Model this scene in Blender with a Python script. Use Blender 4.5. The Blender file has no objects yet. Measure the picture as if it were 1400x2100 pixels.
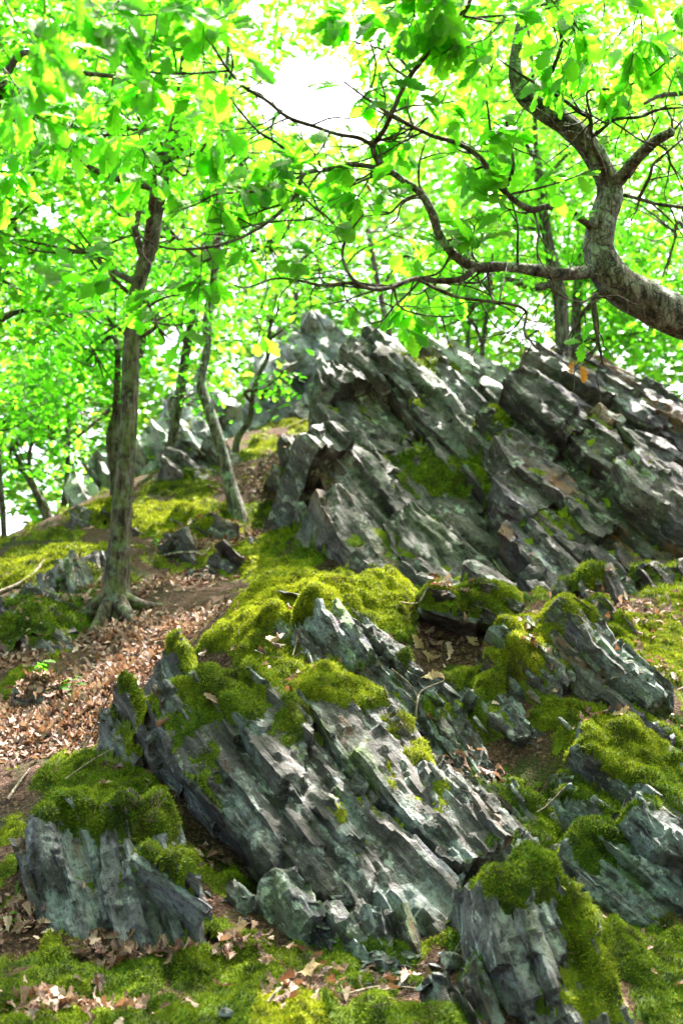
import bpy, math, random
import numpy as np
from mathutils import Vector, Matrix
from mathutils.bvhtree import BVHTree

rng = np.random.default_rng(7)
random.seed(7)
scene = bpy.context.scene
COL = scene.collection
R = math.radians

# ------------------------------------------------------------------ camera
CAM = np.array((0.0, 0.0, 1.6))
PITCH = R(12.0)
HX, HY = 0.2833, 0.425
cam_d = bpy.data.cameras.new('camera')
cam = bpy.data.objects.new('camera', cam_d)
COL.objects.link(cam)
cam.location = CAM
cam.rotation_euler = (R(90) + PITCH, 0, 0)
cam_d.sensor_fit = 'VERTICAL'
cam_d.sensor_height = 24.0
cam_d.lens = 24.0 / (2 * HY)
cam_d.clip_start = 0.05
cam_d.clip_end = 2000
cam_d.dof.use_dof = True
cam_d.dof.focus_distance = 4.5
cam_d.dof.aperture_fstop = 2.1
scene.camera = cam

# ------------------------------------------------------------------ sky and sun
SUN_EL, SUN_AZ = R(66), R(32)
SUN_DIR = np.array((math.sin(SUN_AZ) * math.cos(SUN_EL), math.cos(SUN_AZ) * math.cos(SUN_EL), math.sin(SUN_EL)))
world = bpy.data.worlds.new('World')
scene.world = world
world.use_nodes = True
wn = world.node_tree.nodes
sky = wn.new('ShaderNodeTexSky')
sky.sky_type = 'NISHITA'
sky.sun_disc = False
sky.sun_elevation = SUN_EL
sky.sun_rotation = SUN_AZ
sky.dust_density = 8.0
sky.ozone_density = 0.4
sky.air_density = 1.0
wn['Background'].inputs['Strength'].default_value = 0.15
world.node_tree.links.new(sky.outputs['Color'], wn['Background'].inputs['Color'])
sun_d = bpy.data.lights.new('sun', 'SUN')
sun_d.energy = 5.0
sun_d.angle = R(0.53)
sun_d.color = (1.0, 0.95, 0.85)
sun = bpy.data.objects.new('sun', sun_d)
COL.objects.link(sun)
sun.location = (3, 10, 20)
sun.rotation_euler = Vector(SUN_DIR).to_track_quat('Z', 'Y').to_euler()
scene.view_settings.view_transform = 'Standard'
scene.view_settings.look = 'None'
scene.view_settings.gamma = 1.0
scene.view_settings.exposure = 2.9
scene.render.engine = 'CYCLES'
cy = scene.cycles
cy.max_bounces = 6
cy.diffuse_bounces = 3
cy.glossy_bounces = 2
cy.transmission_bounces = 4
cy.transparent_max_bounces = 4
cy.use_denoising = True
cy.caustics_reflective = False
cy.caustics_refractive = False

# ------------------------------------------------------------------ helpers
FWD = np.array((0, math.cos(PITCH), math.sin(PITCH)))
UPV = np.array((0, -math.sin(PITCH), math.cos(PITCH)))
RGT = np.array((1.0, 0, 0))


def ray(px, py):
    return FWD + (px - 700) / 700 * HX * RGT + (1050 - py) / 1050 * HY * UPV


def at(px, py, Y):
    d = ray(px, py)
    return CAM + d * (Y / d[1])


def to_px(p):
    q = np.asarray(p) - CAM
    f = np.maximum(q @ FWD, 0.05)
    return 700 + (q @ RGT) / f / HX * 700, 1050 - (q @ UPV) / f / HY * 1050


def pxm(Y):
    return HX / 700 * Y * 1.03


def unit(v):
    v = np.asarray(v, float)
    return v / max(np.linalg.norm(v), 1e-9)


def _h(ix, iy, iz, seed):
    h = (ix.astype(np.int64) * 374761393 + iy.astype(np.int64) * 668265263 + iz.astype(np.int64) * 2147483647 + seed * 974634777) & 0xFFFFFFFF
    h = ((h ^ (h >> 13)) * 1274126177) & 0xFFFFFFFF
    h = ((h ^ (h >> 16)) * 2246822519) & 0xFFFFFFFF
    return ((h ^ (h >> 15)) & 0xFFFFFF) / float(0xFFFFFF)


def vnoise(p, seed=0):
    f = np.floor(p)
    i = f.astype(np.int64)
    t = p - f
    t = t * t * t * (t * (t * 6 - 15) + 10)
    x, y, z = i[:, 0], i[:, 1], i[:, 2]
    tx, ty, tz = t[:, 0], t[:, 1], t[:, 2]
    c = lambda a, b, d: _h(x + a, y + b, z + d, seed)
    x00 = c(0, 0, 0) * (1 - tx) + c(1, 0, 0) * tx
    x10 = c(0, 1, 0) * (1 - tx) + c(1, 1, 0) * tx
    x01 = c(0, 0, 1) * (1 - tx) + c(1, 0, 1) * tx
    x11 = c(0, 1, 1) * (1 - tx) + c(1, 1, 1) * tx
    return 2 * ((x00 * (1 - ty) + x10 * ty) * (1 - tz) + (x01 * (1 - ty) + x11 * ty) * tz) - 1


def fbm(p, seed=0, octv=3):
    s, a = 0, 1.0
    for k in range(octv):
        s = s + a * vnoise(p * 2 ** k + k * 17.3, seed + k)
        a *= 0.5
    return s / 1.6


def facets(u, v, seed=0):
    """flat, tilted chips: one random plane for each Voronoi cell"""
    iu, iv = np.floor(u).astype(np.int64), np.floor(v).astype(np.int64)
    best = np.full(u.shape, 1e9)
    out = np.zeros(u.shape)
    z0 = np.zeros_like(iu)
    for a in (-1, 0, 1):
        for b in (-1, 0, 1):
            cu, cv = iu + a, iv + b
            du = u - (cu + _h(cu, cv, z0, seed))
            dv = v - (cv + _h(cu, cv, z0 + 1, seed))
            d = du * du + dv * dv
            val = _h(cu, cv, z0 + 2, seed) - 0.5 + du * (_h(cu, cv, z0 + 3, seed) - 0.5) * 1.3 + dv * (_h(cu, cv, z0 + 4, seed) - 0.5) * 1.3
            m = d < best
            best = np.where(m, d, best)
            out = np.where(m, val, out)
    return out, np.sqrt(best)


def sstep(a, b, x):
    t = np.clip((x - a) / (b - a), 0, 1)
    return t * t * (3 - 2 * t)


def mk_mesh(name, verts, polys, mat=None, smooth=True, sharp=None, attrs=None):
    """polys: list of int arrays, each (n, k)"""
    me = bpy.data.meshes.new(name)
    verts = np.ascontiguousarray(verts, np.float32)
    me.vertices.add(len(verts))
    me.vertices.foreach_set('co', verts.ravel())
    polys = [np.asarray(q, np.int32) for q in polys if len(q)]
    nl = sum(q.size for q in polys)
    npol = sum(len(q) for q in polys)
    me.loops.add(nl)
    me.loops.foreach_set('vertex_index', np.concatenate([q.ravel() for q in polys]))
    starts, o = [], 0
    for q in polys:
        starts.append(o + np.arange(len(q)) * q.shape[1])
        o += q.size
    me.polygons.add(npol)
    me.polygons.foreach_set('loop_start', np.concatenate(starts).astype(np.int32))
    me.update(calc_edges=True)
    if attrs:
        for k, a in attrs.items():
            at_ = me.attributes.new(k, 'FLOAT', 'POINT')
            at_.data.foreach_set('value', np.ascontiguousarray(a, np.float32))
    me.polygons.foreach_set('use_smooth', np.full(npol, smooth))
    if sharp is not None and smooth:
        me.set_sharp_from_angle(angle=sharp)
    if mat:
        me.materials.append(mat)
    return me


def link(name, me, parent=None, matrix=None):
    o = bpy.data.objects.new(name, me)
    COL.objects.link(o)
    if parent is not None:
        o.parent = parent
    if matrix is not None:
        o.matrix_basis = matrix
    return o


def tag(o, label, cat, group=None, kind=None):
    o['label'] = label
    o['category'] = cat
    if group:
        o['group'] = group
    if kind:
        o['kind'] = kind
    return o


def thing(name, label, cat, loc, group=None):
    o = bpy.data.objects.new(name, None)
    COL.objects.link(o)
    o.location = loc
    o.empty_display_size = 0.1
    return tag(o, label, cat, group)


# ------------------------------------------------------------------ materials
class NT:
    def __init__(self, name):
        self.m = bpy.data.materials.new(name)
        self.m.use_nodes = True
        self.t = self.m.node_tree
        self.b = self.t.nodes['Principled BSDF']
        self.out = self.t.nodes['Material Output']

    def n(self, typ, **kw):
        nd = self.t.nodes.new('ShaderNode' + typ)
        for k, v in kw.items():
            setattr(nd, k, v)
        return nd

    def l(self, a, b):
        self.t.links.new(a, b)

    def noise(self, vec, scale, detail=4, rough=0.6, stretch=None, off=None):
        if stretch is not None:
            mp = self.n('Mapping')
            mp.inputs['Scale'].default_value = stretch
            if off:
                mp.inputs['Location'].default_value = off
            self.l(vec, mp.inputs['Vector'])
            vec = mp.outputs['Vector']
        nd = self.n('TexNoise')
        nd.inputs['Scale'].default_value = scale
        nd.inputs['Detail'].default_value = detail
        nd.inputs['Roughness'].default_value = rough
        self.l(vec, nd.inputs['Vector'])
        return nd.outputs['Fac']

    def ramp(self, fac, stops):
        r = self.n('ValToRGB')
        e = r.color_ramp.elements
        while len(e) < len(stops):
            e.new(0.5)
        for el, (p, c) in zip(e, stops):
            el.position = p
            el.color = (c, c, c, 1) if isinstance(c, (int, float)) else (*c, 1)
        self.l(fac, r.inputs['Fac'])
        return r.outputs['Color']

    def mix(self, fac, a, b, mode='MIX'):
        m = self.n('Mix', data_type='RGBA', blend_type=mode)
        for s, v in ((0, fac), (6, a), (7, b)):
            if isinstance(v, (int, float)):
                m.inputs[s].default_value = v
            elif isinstance(v, tuple):
                m.inputs[s].default_value = (*v, 1)
            else:
                self.l(v, m.inputs[s])
        return m.outputs[2]

    def math(self, op, a, b=None, clamp=False):
        m = self.n('Math', operation=op, use_clamp=clamp)
        for s, v in ((0, a), (1, b)):
            if v is None:
                continue
            if isinstance(v, (int, float)):
                m.inputs[s].default_value = v
            else:
                self.l(v, m.inputs[s])
        return m.outputs[0]

    def bump(self, h, strength, dist, prev=None):
        b = self.n('Bump')
        b.inputs['Strength'].default_value = strength
        b.inputs['Distance'].default_value = dist
        self.l(h, b.inputs['Height'])
        if prev is not None:
            self.l(prev, b.inputs['Normal'])
        return b.outputs['Normal']


def rock_material(name, dark, mid, pale, teal=0.5, rust=0.2, algae=0.2, violet=0.15, scale=1.0, lichen=0.3):
    t = NT(name)
    tc = t.n('TexCoord')
    oi = t.n('ObjectInfo')
    vm = t.n('VectorMath', operation='ADD')
    sc = t.n('VectorMath', operation='SCALE')
    cmb = t.n('CombineXYZ')
    for k in range(3):
        t.l(oi.outputs['Random'], cmb.inputs[k])
    t.l(cmb.outputs[0], sc.inputs[0])
    sc.inputs['Scale'].default_value = 37.0
    t.l(tc.outputs['Object'], vm.inputs[0])
    t.l(sc.outputs[0], vm.inputs[1])
    v = vm.outputs[0]
    S = scale
    grain = t.noise(v, 8 / S, 8, 0.72, stretch=(0.5, 1, 1.4))
    base = t.ramp(grain, [(0.35, dark), (0.49, mid), (0.63, tuple(0.65 * a + 0.35 * b for a, b in zip(mid, pale))), (0.78, pale)])
    big = t.noise(v, 2.2 / S, 5, 0.65)
    base = t.mix(t.ramp(big, [(0.40, 0.8), (0.56, 0.0)]), base, dark)
    # pale green blue crusts with crisp, crumbling edges
    tl = t.noise(v, 3.8 / S, 9, 0.74, stretch=(0.65, 1, 1), off=(3, 9, 1))
    tf = t.ramp(tl, [(0.60 - 0.16 * teal, 0.0), (0.66 - 0.15 * teal, min(1.0, 0.40 + teal * 0.45))])
    tv = t.mix(t.noise(v, 22 / S, 5, 0.7), (0.070, 0.095, 0.100), (0.28, 0.33, 0.345))
    base = t.mix(tf, base, tv)
    vl = t.noise(v, 3.0 / S, 6, 0.66, stretch=(0.4, 1, 1.3), off=(13, 4, 7))
    base = t.mix(t.ramp(vl, [(0.60, 0.0), (0.66, violet)]), base, (0.17, 0.14, 0.27))
    rl = t.noise(v, 2.6 / S, 7, 0.70, stretch=(0.45, 1, 1.2), off=(23, 14, 17))
    base = t.mix(t.ramp(rl, [(0.575, 0.0), (0.64, rust)]), base, (0.155, 0.058, 0.020))
    al = t.noise(v, 2.0 / S, 6, 0.66, stretch=(0.45, 1, 1.5), off=(33, 24, 2))
    base = t.mix(t.ramp(al, [(0.555, 0.0), (0.63, algae)]), base, (0.115, 0.20, 0.030))
    # pale quartz and lichen specks
    sp = t.noise(v, 20 / S, 5, 0.65, stretch=(0.6, 1, 1))
    spm = t.noise(v, 2.8 / S, 3, 0.55, off=(1, 2, 3), stretch=(1, 1, 1))
    spf = t.math('MULTIPLY', t.ramp(sp, [(0.56, 0.0), (0.62, 1.0)]), t.ramp(spm, [(0.44, 0.0), (0.56, lichen)]))
    base = t.mix(spf, base, (0.52, 0.54, 0.54))
    # cracks and pits of the cleavage, crevice shade painted into the colour
    cr = t.noise(v, 22 / S, 6, 0.66, stretch=(0.22, 0.7, 1.0))
    base = t.mix(t.ramp(cr, [(0.37, 0.9), (0.45, 0.0)]), base, tuple(0.3 * a for a in dark))
    pit = t.noise(v, 48 / S, 4, 0.7)
    base = t.mix(t.ramp(pit, [(0.36, 0.75), (0.47, 0.0)]), base, tuple(0.45 * a for a in dark))
    t.l(base, t.b.inputs['Base Color'])
    rr = t.ramp(grain, [(0.3, 0.75), (0.7, 0.5)])
    t.l(rr, t.b.inputs['Roughness'])
    t.b.inputs['Specular IOR Level'].default_value = 0.45
    n1 = t.bump(cr, 1.0, 0.022 * S)
    n2 = t.bump(grain, 1.0, 0.035 * S, n1)
    n3 = t.bump(pit, 1.0, 0.010 * S, n2)
    t.l(n3, t.b.inputs['Normal'])
    return t.m


M_SLATE = rock_material('slate_teal', (0.009, 0.007, 0.007), (0.058, 0.047, 0.048), (0.36, 0.33, 0.35), teal=0.55, rust=0.7, algae=0.75, violet=0.4, scale=0.8, lichen=0.5)
M_BLUE = rock_material('slate_blue', (0.012, 0.010, 0.013), (0.088, 0.080, 0.100), (0.44, 0.42, 0.48), teal=0.62, rust=0.55, algae=0.35, violet=0.3, scale=0.8)
M_PALE = rock_material('slate_crusted', (0.011, 0.009, 0.010), (0.078, 0.068, 0.074), (0.46, 0.43, 0.47), teal=0.7, rust=0.35, algae=0.3, violet=0.2, scale=0.8, lichen=0.8)
M_CRAG = rock_material('slate_grey', (0.012, 0.009, 0.010), (0.096, 0.072, 0.082), (0.48, 0.41, 0.45), teal=0.2, rust=0.5, algae=0.15, violet=0.2, scale=1.5, lichen=0.6)
M_CRAGR = rock_material('slate_purple', (0.009, 0.006, 0.008), (0.070, 0.046, 0.060), (0.40, 0.32, 0.39), teal=0.08, rust=0.85, algae=0.12, violet=0.35, scale=1.5, lichen=0.6)
M_FAR = rock_material('pale_rock_sun_tone', (0.10, 0.10, 0.095), (0.34, 0.34, 0.33), (0.60, 0.60, 0.58), teal=0.3, rust=0.3, algae=0.3, violet=0.1, scale=2.0, lichen=0.5)  # pale stone; on the far rocks sunlight is put into the colour


def ground_material():
    t = NT('forest_soil')
    g = t.n('NewGeometry')
    p = g.outputs['Position']
    a = t.noise(p, 5, 6, 0.65)
    c = t.ramp(a, [(0.3, (0.014, 0.007, 0.005)), (0.5, (0.042, 0.020, 0.014)), (0.72, (0.085, 0.045, 0.032))])
    b = t.noise(p, 42, 4, 0.7)
    c = t.mix(t.ramp(b, [(0.42, 0.0), (0.62, 0.65)]), c, (0.095, 0.050, 0.036))
    fl = t.noise(p, 75, 3, 0.7)
    c = t.mix(t.ramp(fl, [(0.55, 0.0), (0.60, 0.8)]), c, (0.17, 0.10, 0.07))
    c = t.mix(t.ramp(fl, [(0.38, 0.8), (0.44, 0.0)]), c, (0.008, 0.005, 0.004))
    gm = t.noise(p, 1.6, 5, 0.7)
    c = t.mix(t.ramp(gm, [(0.52, 0.0), (0.62, 0.75)]), c, (0.022, 0.040, 0.006))
    t.l(c, t.b.inputs['Base Color'])
    t.b.inputs['Roughness'].default_value = 0.95
    t.b.inputs['Specular IOR Level'].default_value = 0.15
    t.l(t.bump(fl, 1.0, 0.02, t.bump(b, 1.0, 0.03, t.bump(a, 0.8, 0.05))), t.b.inputs['Normal'])
    return t.m


def moss_material():
    t = NT('moss')
    g = t.n('NewGeometry')
    p = g.outputs['Position']
    at_ = t.n('Attribute', attribute_name='tint')
    ye = t.n('Attribute', attribute_name='yellow')
    n = t.noise(p, 7, 4, 0.6)
    f = t.math('ADD', t.math('MULTIPLY', at_.outputs['Fac'], 0.45), t.math('MULTIPLY', n, 0.6))
    c1 = t.ramp(f, [(0.24, (0.008, 0.017, 0.002)), (0.44, (0.055, 0.100, 0.004)), (0.66, (0.150, 0.210, 0.009)), (0.9, (0.30, 0.34, 0.03))])
    c2 = t.ramp(f, [(0.24, (0.032, 0.036, 0.002)), (0.44, (0.190, 0.215, 0.006)), (0.66, (0.36, 0.38, 0.014)), (0.9, (0.54, 0.52, 0.06))])
    c = t.mix(ye.outputs['Fac'], c1, c2)
    dead = t.noise(p, 4.2, 6, 0.72)
    c = t.mix(t.ramp(dead, [(0.57, 0.0), (0.66, 0.7)]), c, (0.060, 0.042, 0.014))
    dk = t.noise(p, 11, 5, 0.7, stretch=(1, 1, .6))
    c = t.mix(t.ramp(dk, [(0.36, 0.75), (0.48, 0.0)]), c, (0.010, 0.018, 0.003))
    t.l(c, t.b.inputs['Base Color'])
    t.b.inputs['Roughness'].default_value = 0.85
    t.b.inputs['Specular IOR Level'].default_value = 0.2
    tr = t.n('BsdfTranslucent')
    t.l(c, tr.inputs['Color'])
    mx = t.n('MixShader')
    mx.inputs[0].default_value = 0.25
    t.l(t.b.outputs[0], mx.inputs[1])
    t.l(tr.outputs[0], mx.inputs[2])
    t.l(mx.outputs[0], t.out.inputs['Surface'])
    return t.m


def leaf_material(name, stops, trans, tstops, single=False, fac=0.55, rough=0.5):
    """green or dry leaf: reflecting and letting light through; single = own object with veins"""
    t = NT(name)
    if single:
        oi = t.n('ObjectInfo')
        f = oi.outputs['Random']
    else:
        f = t.n('Attribute', attribute_name='tint').outputs['Fac']
    c = t.ramp(f, stops)
    tcq = t.ramp(f, tstops)
    if single:
        tc = t.n('TexCoord')
        sp = t.n('SeparateXYZ')
        t.l(tc.outputs['Object'], sp.inputs[0])
        ay = t.math('ABSOLUTE', sp.outputs[1])
        w = t.math('FRACT', t.math('MULTIPLY', t.math('SUBTRACT', sp.outputs[0], t.math('MULTIPLY', ay, 0.75)), 7.5))
        vein = t.math('LESS_THAN', w, 0.10)
        mid = t.math('LESS_THAN', ay, 0.012)
        vv = t.math('MAXIMUM', vein, mid)
        ns = t.noise(tc.outputs['Object'], 6, 3, 0.6)
        vf = t.math('MULTIPLY', vv, 0.45)
        c = t.mix(vf, c, tuple(1.5 * x for x in stops[-1][1]))
        tcq = t.mix(vf, tcq, tuple(0.5 * x for x in tstops[0][1]))
        tcq = t.mix(t.ramp(ns, [(0.35, 0.35), (0.6, 0.0)]), tcq, tuple(0.55 * x for x in tstops[0][1]))
        t.l(t.bump(t.math('ADD', ns, t.math('MULTIPLY', vv, 0.5)), 0.4, 0.05), t.b.inputs['Normal'])
    t.l(c, t.b.inputs['Base Color'])
    t.b.inputs['Roughness'].default_value = rough
    t.b.inputs['Specular IOR Level'].default_value = 0.35
    tr = t.n('BsdfTranslucent')
    t.l(tcq, tr.inputs['Color'])
    mx = t.n('MixShader')
    mx.inputs[0].default_value = fac
    t.l(t.b.outputs[0], mx.inputs[1])
    t.l(tr.outputs[0], mx.inputs[2])
    t.l(mx.outputs[0], t.out.inputs['Surface'])
    return t.m


G_ST = [(0.0, (0.035, 0.11, 0.010)), (0.5, (0.060, 0.16, 0.010)), (1.0, (0.10, 0.20, 0.012))]
G_TR = [(0.0, (0.075, 0.44, 0.012)), (0.35, (0.15, 0.60, 0.015)), (0.8, (0.215, 0.69, 0.02)), (1.0, (0.27, 0.73, 0.025))]
M_LEAF1 = leaf_material('oak_leaf_single', G_ST, 0.5, G_TR, single=True, fac=0.7)
M_LEAF = leaf_material('oak_foliage', G_ST, 0.5, G_TR, fac=0.7)
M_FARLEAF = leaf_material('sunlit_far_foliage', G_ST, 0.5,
                          [(0.0, (0.11, 0.46, 0.02)), (0.35, (0.22, 0.61, 0.03)), (0.75, (0.40, 0.71, 0.045)), (1.0, (0.70, 0.79, 0.09))], fac=0.68)  # paler yellow tint puts the glow of the far leaves into the colour
B_ST = [(0.0, (0.030, 0.011, 0.007)), (0.35, (0.095, 0.040, 0.029)), (0.75, (0.21, 0.112, 0.092)), (1.0, (0.42, 0.30, 0.255))]
B_TR = [(0.0, (0.14, 0.05, 0.02)), (0.5, (0.30, 0.15, 0.07)), (1.0, (0.42, 0.28, 0.18))]
M_DRY1 = leaf_material('dry_leaf_single', B_ST, 0.3, B_TR, single=True, fac=0.2, rough=0.65)
M_DRY = leaf_material('dry_leaf_litter', B_ST, 0.3, B_TR, fac=0.2, rough=0.65)
O_ST = [(0.0, (0.42, 0.13, 0.02)), (1.0, (0.52, 0.22, 0.04))]
M_ORANGE = leaf_material('withered_orange_leaf', O_ST, 0.4, O_ST, single=True, fac=0.45)


def bark_material(name, dark, mid, pale, lichen, moss=0.0, sc=1.0, plates=0.0):
    t = NT(name)
    g = t.n('NewGeometry')
    p = g.outputs['Position']
    a = t.noise(p, 22 / sc, 6, 0.7, stretch=(1, 1, 0.2))
    c = t.ramp(a, [(0.40, dark), (0.5, mid), (0.66, pale)])
    b = t.noise(p, 9 / sc, 5, 0.7)
    c = t.mix(t.ramp(b, [(0.52, 0.0), (0.62, lichen)]), c, (0.30, 0.37, 0.31))
    if moss:
        d = t.noise(p, 6 / sc, 4, 0.6)
        c = t.mix(t.ramp(d, [(0.5, 0.0), (0.6, moss)]), c, (0.10, 0.15, 0.02))
    t.l(c, t.b.inputs['Base Color'])
    t.b.inputs['Roughness'].default_value = 0.85
    t.b.inputs['Specular IOR Level'].default_value = 0.2
    if plates:
        wv = t.n('VectorMath', operation='ADD')
        nz = t.n('TexNoise')
        nz.inputs['Scale'].default_value = 14
        t.l(p, nz.inputs['Vector'])
        sv = t.n('VectorMath', operation='SCALE')
        sv.inputs['Scale'].default_value = 0.12
        t.l(nz.outputs['Color'], sv.inputs[0])
        t.l(p, wv.inputs[0])
        t.l(sv.outputs[0], wv.inputs[1])
        mpv = t.n('Mapping')
        mpv.inputs['Rotation'].default_value = (0, R(-25), 0)
        mpv.inputs['Scale'].default_value = (1, 1, 0.4)
        t.l(wv.outputs[0], mpv.inputs['Vector'])
        vo = t.n('TexVoronoi', feature='DISTANCE_TO_EDGE')
        vo.inputs['Scale'].default_value = plates
        t.l(mpv.outputs[0], vo.inputs['Vector'])
        crk = t.ramp(vo.outputs['Distance'], [(0.0, 0.5), (0.08, 0.0)])
        c2 = t.mix(crk, c, tuple(.35 * x for x in dark))
        t.l(c2, t.b.inputs['Base Color'])
        a = t.math('SUBTRACT', a, t.math('MULTIPLY', crk, 0.7))
    fine = t.noise(p, 90 / sc, 3, 0.6, stretch=(1, 1, 0.4))
    t.l(t.bump(fine, 0.5, 0.004, t.bump(a, 1.0, 0.04 * sc)), t.b.inputs['Normal'])
    return t.m


M_BARK_OAK = bark_material('oak_bark', (0.030, 0.026, 0.022), (0.13, 0.112, 0.098), (0.30, 0.27, 0.25), 0.85, sc=0.6, plates=42)
M_BARK_BR = bark_material('branch_bark', (0.016, 0.010, 0.008), (0.06, 0.040, 0.030), (0.13, 0.095, 0.07), 0.3, sc=0.5)
M_BARK = bark_material('trunk_bark', (0.011, 0.008, 0.006), (0.060, 0.043, 0.033), (0.17, 0.13, 0.105), 0.25, sc=0.6)
M_BARK_M = bark_material('mossy_bark', (0.008, 0.005, 0.004), (0.046, 0.031, 0.023), (0.135, 0.100, 0.078), 0.2, moss=0.3, sc=0.6)
M_STICK = bark_material('dead_stick', (0.09, 0.06, 0.045), (0.24, 0.175, 0.14), (0.42, 0.34, 0.30), 0.2, sc=0.5)
M_GROUND = ground_material()
M_MOSS = moss_material()

# ------------------------------------------------------------------ rock outcrops: outline in the photo, distance, lean, bed direction
SPECS = []


def spec(*a, **k):
    SPECS.append((a, k))


def face_points(poly, Y0, lean):
    pts = np.array(poly, float)
    base = at(*pts[int(np.argmax(pts[:, 1]))], Y0)
    nrm = unit((0, -1, lean))
    P = []
    for (a, b) in pts:
        d = ray(a, b)
        P.append(CAM + d * (nrm @ (base - CAM) / (nrm @ d)))
    return np.array(P), base, nrm


FB = (-450, -610)
# foreground
spec('slate_outcrop', 'large slanting slate outcrop with teal grey face in the centre foreground',
        [(372, 1440), (470, 1385), (640, 1395), (760, 1425), (840, 1480), (890, 1570), (945, 1690), (965, 1860), (860, 1935), (740, 1880), (620, 1800), (480, 1690), (410, 1560)],
        4.05, 0.62, FB, M_SLATE, tr=(0.05, 0.30), seg=(0.45, 1.5), jit=0.03, D=0.55, twist=8, chip=0.19, rough=0.66)
spec('slate_outcrop', 'dark teal slate face under the moss crest just above the central outcrop',
        [(560, 1270), (620, 1222), (720, 1232), (800, 1290), (870, 1390), (845, 1440), (740, 1420), (610, 1380)],
        4.95, 0.55, FB, M_SLATE, tr=(0.06, 0.14), seg=(0.3, 0.8), jit=0.04, D=0.5, twist=15)
spec('slate_outcrop', 'narrow dark slate edge at the mossy shoulder beside the leaf litter',
        [(352, 1340), (390, 1325), (430, 1410), (470, 1600), (420, 1570), (365, 1430)],
        4.75, 0.5, (-130, -300), M_SLATE, tr=(0.05, 0.12), seg=(0.4, 0.9), jit=0.04, D=0.5)
spec('slate_outcrop', 'low moss topped slate step between leaf litter and central outcrop',
        [(215, 1480), (320, 1440), (400, 1490), (455, 1680), (390, 1650), (230, 1550)],
        4.5, 0.7, FB, M_SLATE, tr=(0.06, 0.13), seg=(0.25, 0.5), jit=0.04, D=0.45)
spec('slate_outcrop', 'blue grey striated boulder under a thick moss cap at lower left',
        [(42, 1720), (110, 1655), (200, 1650), (330, 1690), (420, 1830), (425, 1890), (330, 1965), (215, 1955), (120, 1890), (60, 1790)],
        3.8, 0.42, (-140, -300), M_BLUE, tr=(0.16, 0.30), seg=(0.7, 1.2), jit=0.02, D=0.5, twist=6, rough=0.75, dive=0.3)
spec('slate_outcrop', 'low pale slate ledge at the foot of the central outcrop',
        [(430, 1850), (560, 1835), (720, 1865), (860, 1910), (860, 1955), (700, 1960), (500, 1935)],
        3.9, 1.0, FB, M_PALE, tr=(0.06, 0.14), seg=(0.15, 0.3), jit=0.03, D=0.4)
spec('slate_outcrop', 'mossy slate ridge slanting down to the right edge of the photo',
        [(1002, 1380), (1050, 1290), (1150, 1262), (1250, 1305), (1330, 1420), (1410, 1510), (1410, 1570), (1330, 1570), (1190, 1530), (1140, 1570), (1060, 1520), (1012, 1440)],
        4.95, 0.55, (-180, -210), M_SLATE, tr=(0.06, 0.16), seg=(0.5, 1.0), jit=0.05, D=0.5, twist=16)
spec('slate_outcrop', 'moss covered ledge overhanging the dark hollow in the middle',
        [(865, 1228), (950, 1205), (1060, 1212), (1085, 1250), (1000, 1268), (880, 1262)], 5.45, 0.15, (-100, -25), M_SLATE, tr=(0.05, 0.1), seg=(0.4, 0.8), jit=0.03, D=0.7, dive=0.0, back=None)
spec('slate_outcrop', 'small pointed slate stub in the hollow beside the curled dry leaves',
        [(862, 1445), (890, 1412), (935, 1420), (970, 1510), (940, 1570), (880, 1560)],
        4.85, 0.4, (-90, -180), M_SLATE, tr=(0.05, 0.09), seg=(0.3, 0.5), jit=0.02, D=0.3)
spec('slate_outcrop', 'pale crusted slate block under a moss cap at the bottom right',
        [(985, 1890), (1005, 1830), (1080, 1815), (1150, 1815), (1215, 1900), (1265, 2010), (1260, 2120), (1015, 2130), (1000, 2000)],
        3.45, 0.38, (-95, -260), M_PALE, tr=(0.14, 0.26), seg=(0.35, 0.7), jit=0.025, D=0.5, twist=6, rough=0.8, dive=0.25)
spec('slate_outcrop', 'dark slate toe low beside the pale block at the bottom edge',
        [(930, 2030), (985, 1995), (1040, 2060), (1050, 2130), (940, 2130)],
        3.38, 0.4, (-95, -220), M_SLATE, tr=(0.06, 0.1), seg=(0.3, 0.5), jit=0.02, D=0.3)
spec('slate_outcrop', 'teal crusted slate boulder hanging over the dark gap at the right edge',
        [(1168, 1750), (1245, 1665), (1300, 1640), (1420, 1650), (1420, 1890), (1370, 1925), (1300, 1895), (1210, 1790)],
        4.0, 0.55, (-200, -200), M_PALE, tr=(0.14, 0.28), seg=(0.4, 0.8), jit=0.02, D=0.5, twist=8)
spec('slate_block', 'flat topped broken slate block standing at the foot of the outcrop',
        [(760, 1900), (800, 1880), (862, 1890), (872, 1970), (800, 1975)],
        3.82, 0.3, (-60, -190), M_SLATE, tr=(0.05, 0.08), seg=(0.3, 0.5), jit=0.012, D=0.2)
spec('slate_splinter', 'grey splintered slate plate leaning on the mossy boulder',
        [(275, 1745), (300, 1738), (385, 1795), (425, 1848), (390, 1850), (320, 1800)],
        3.72, 0.7, (-150, -105), M_BLUE, tr=(0.025, 0.05), seg=(0.5, 0.7), jit=0.01, D=0.12, dive=0.02, chip=0.05, rough=0.6)
spec('slate_outcrop', 'dark broken slate steps in the hollow right of the central outcrop',
        [(872, 1420), (940, 1395), (1010, 1425), (1060, 1520), (1000, 1580), (900, 1590)], 4.95, 0.8, FB, M_SLATE, tr=(0.06, 0.14), seg=(0.2, 0.4), jit=0.04, D=0.4, back=None)
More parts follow.
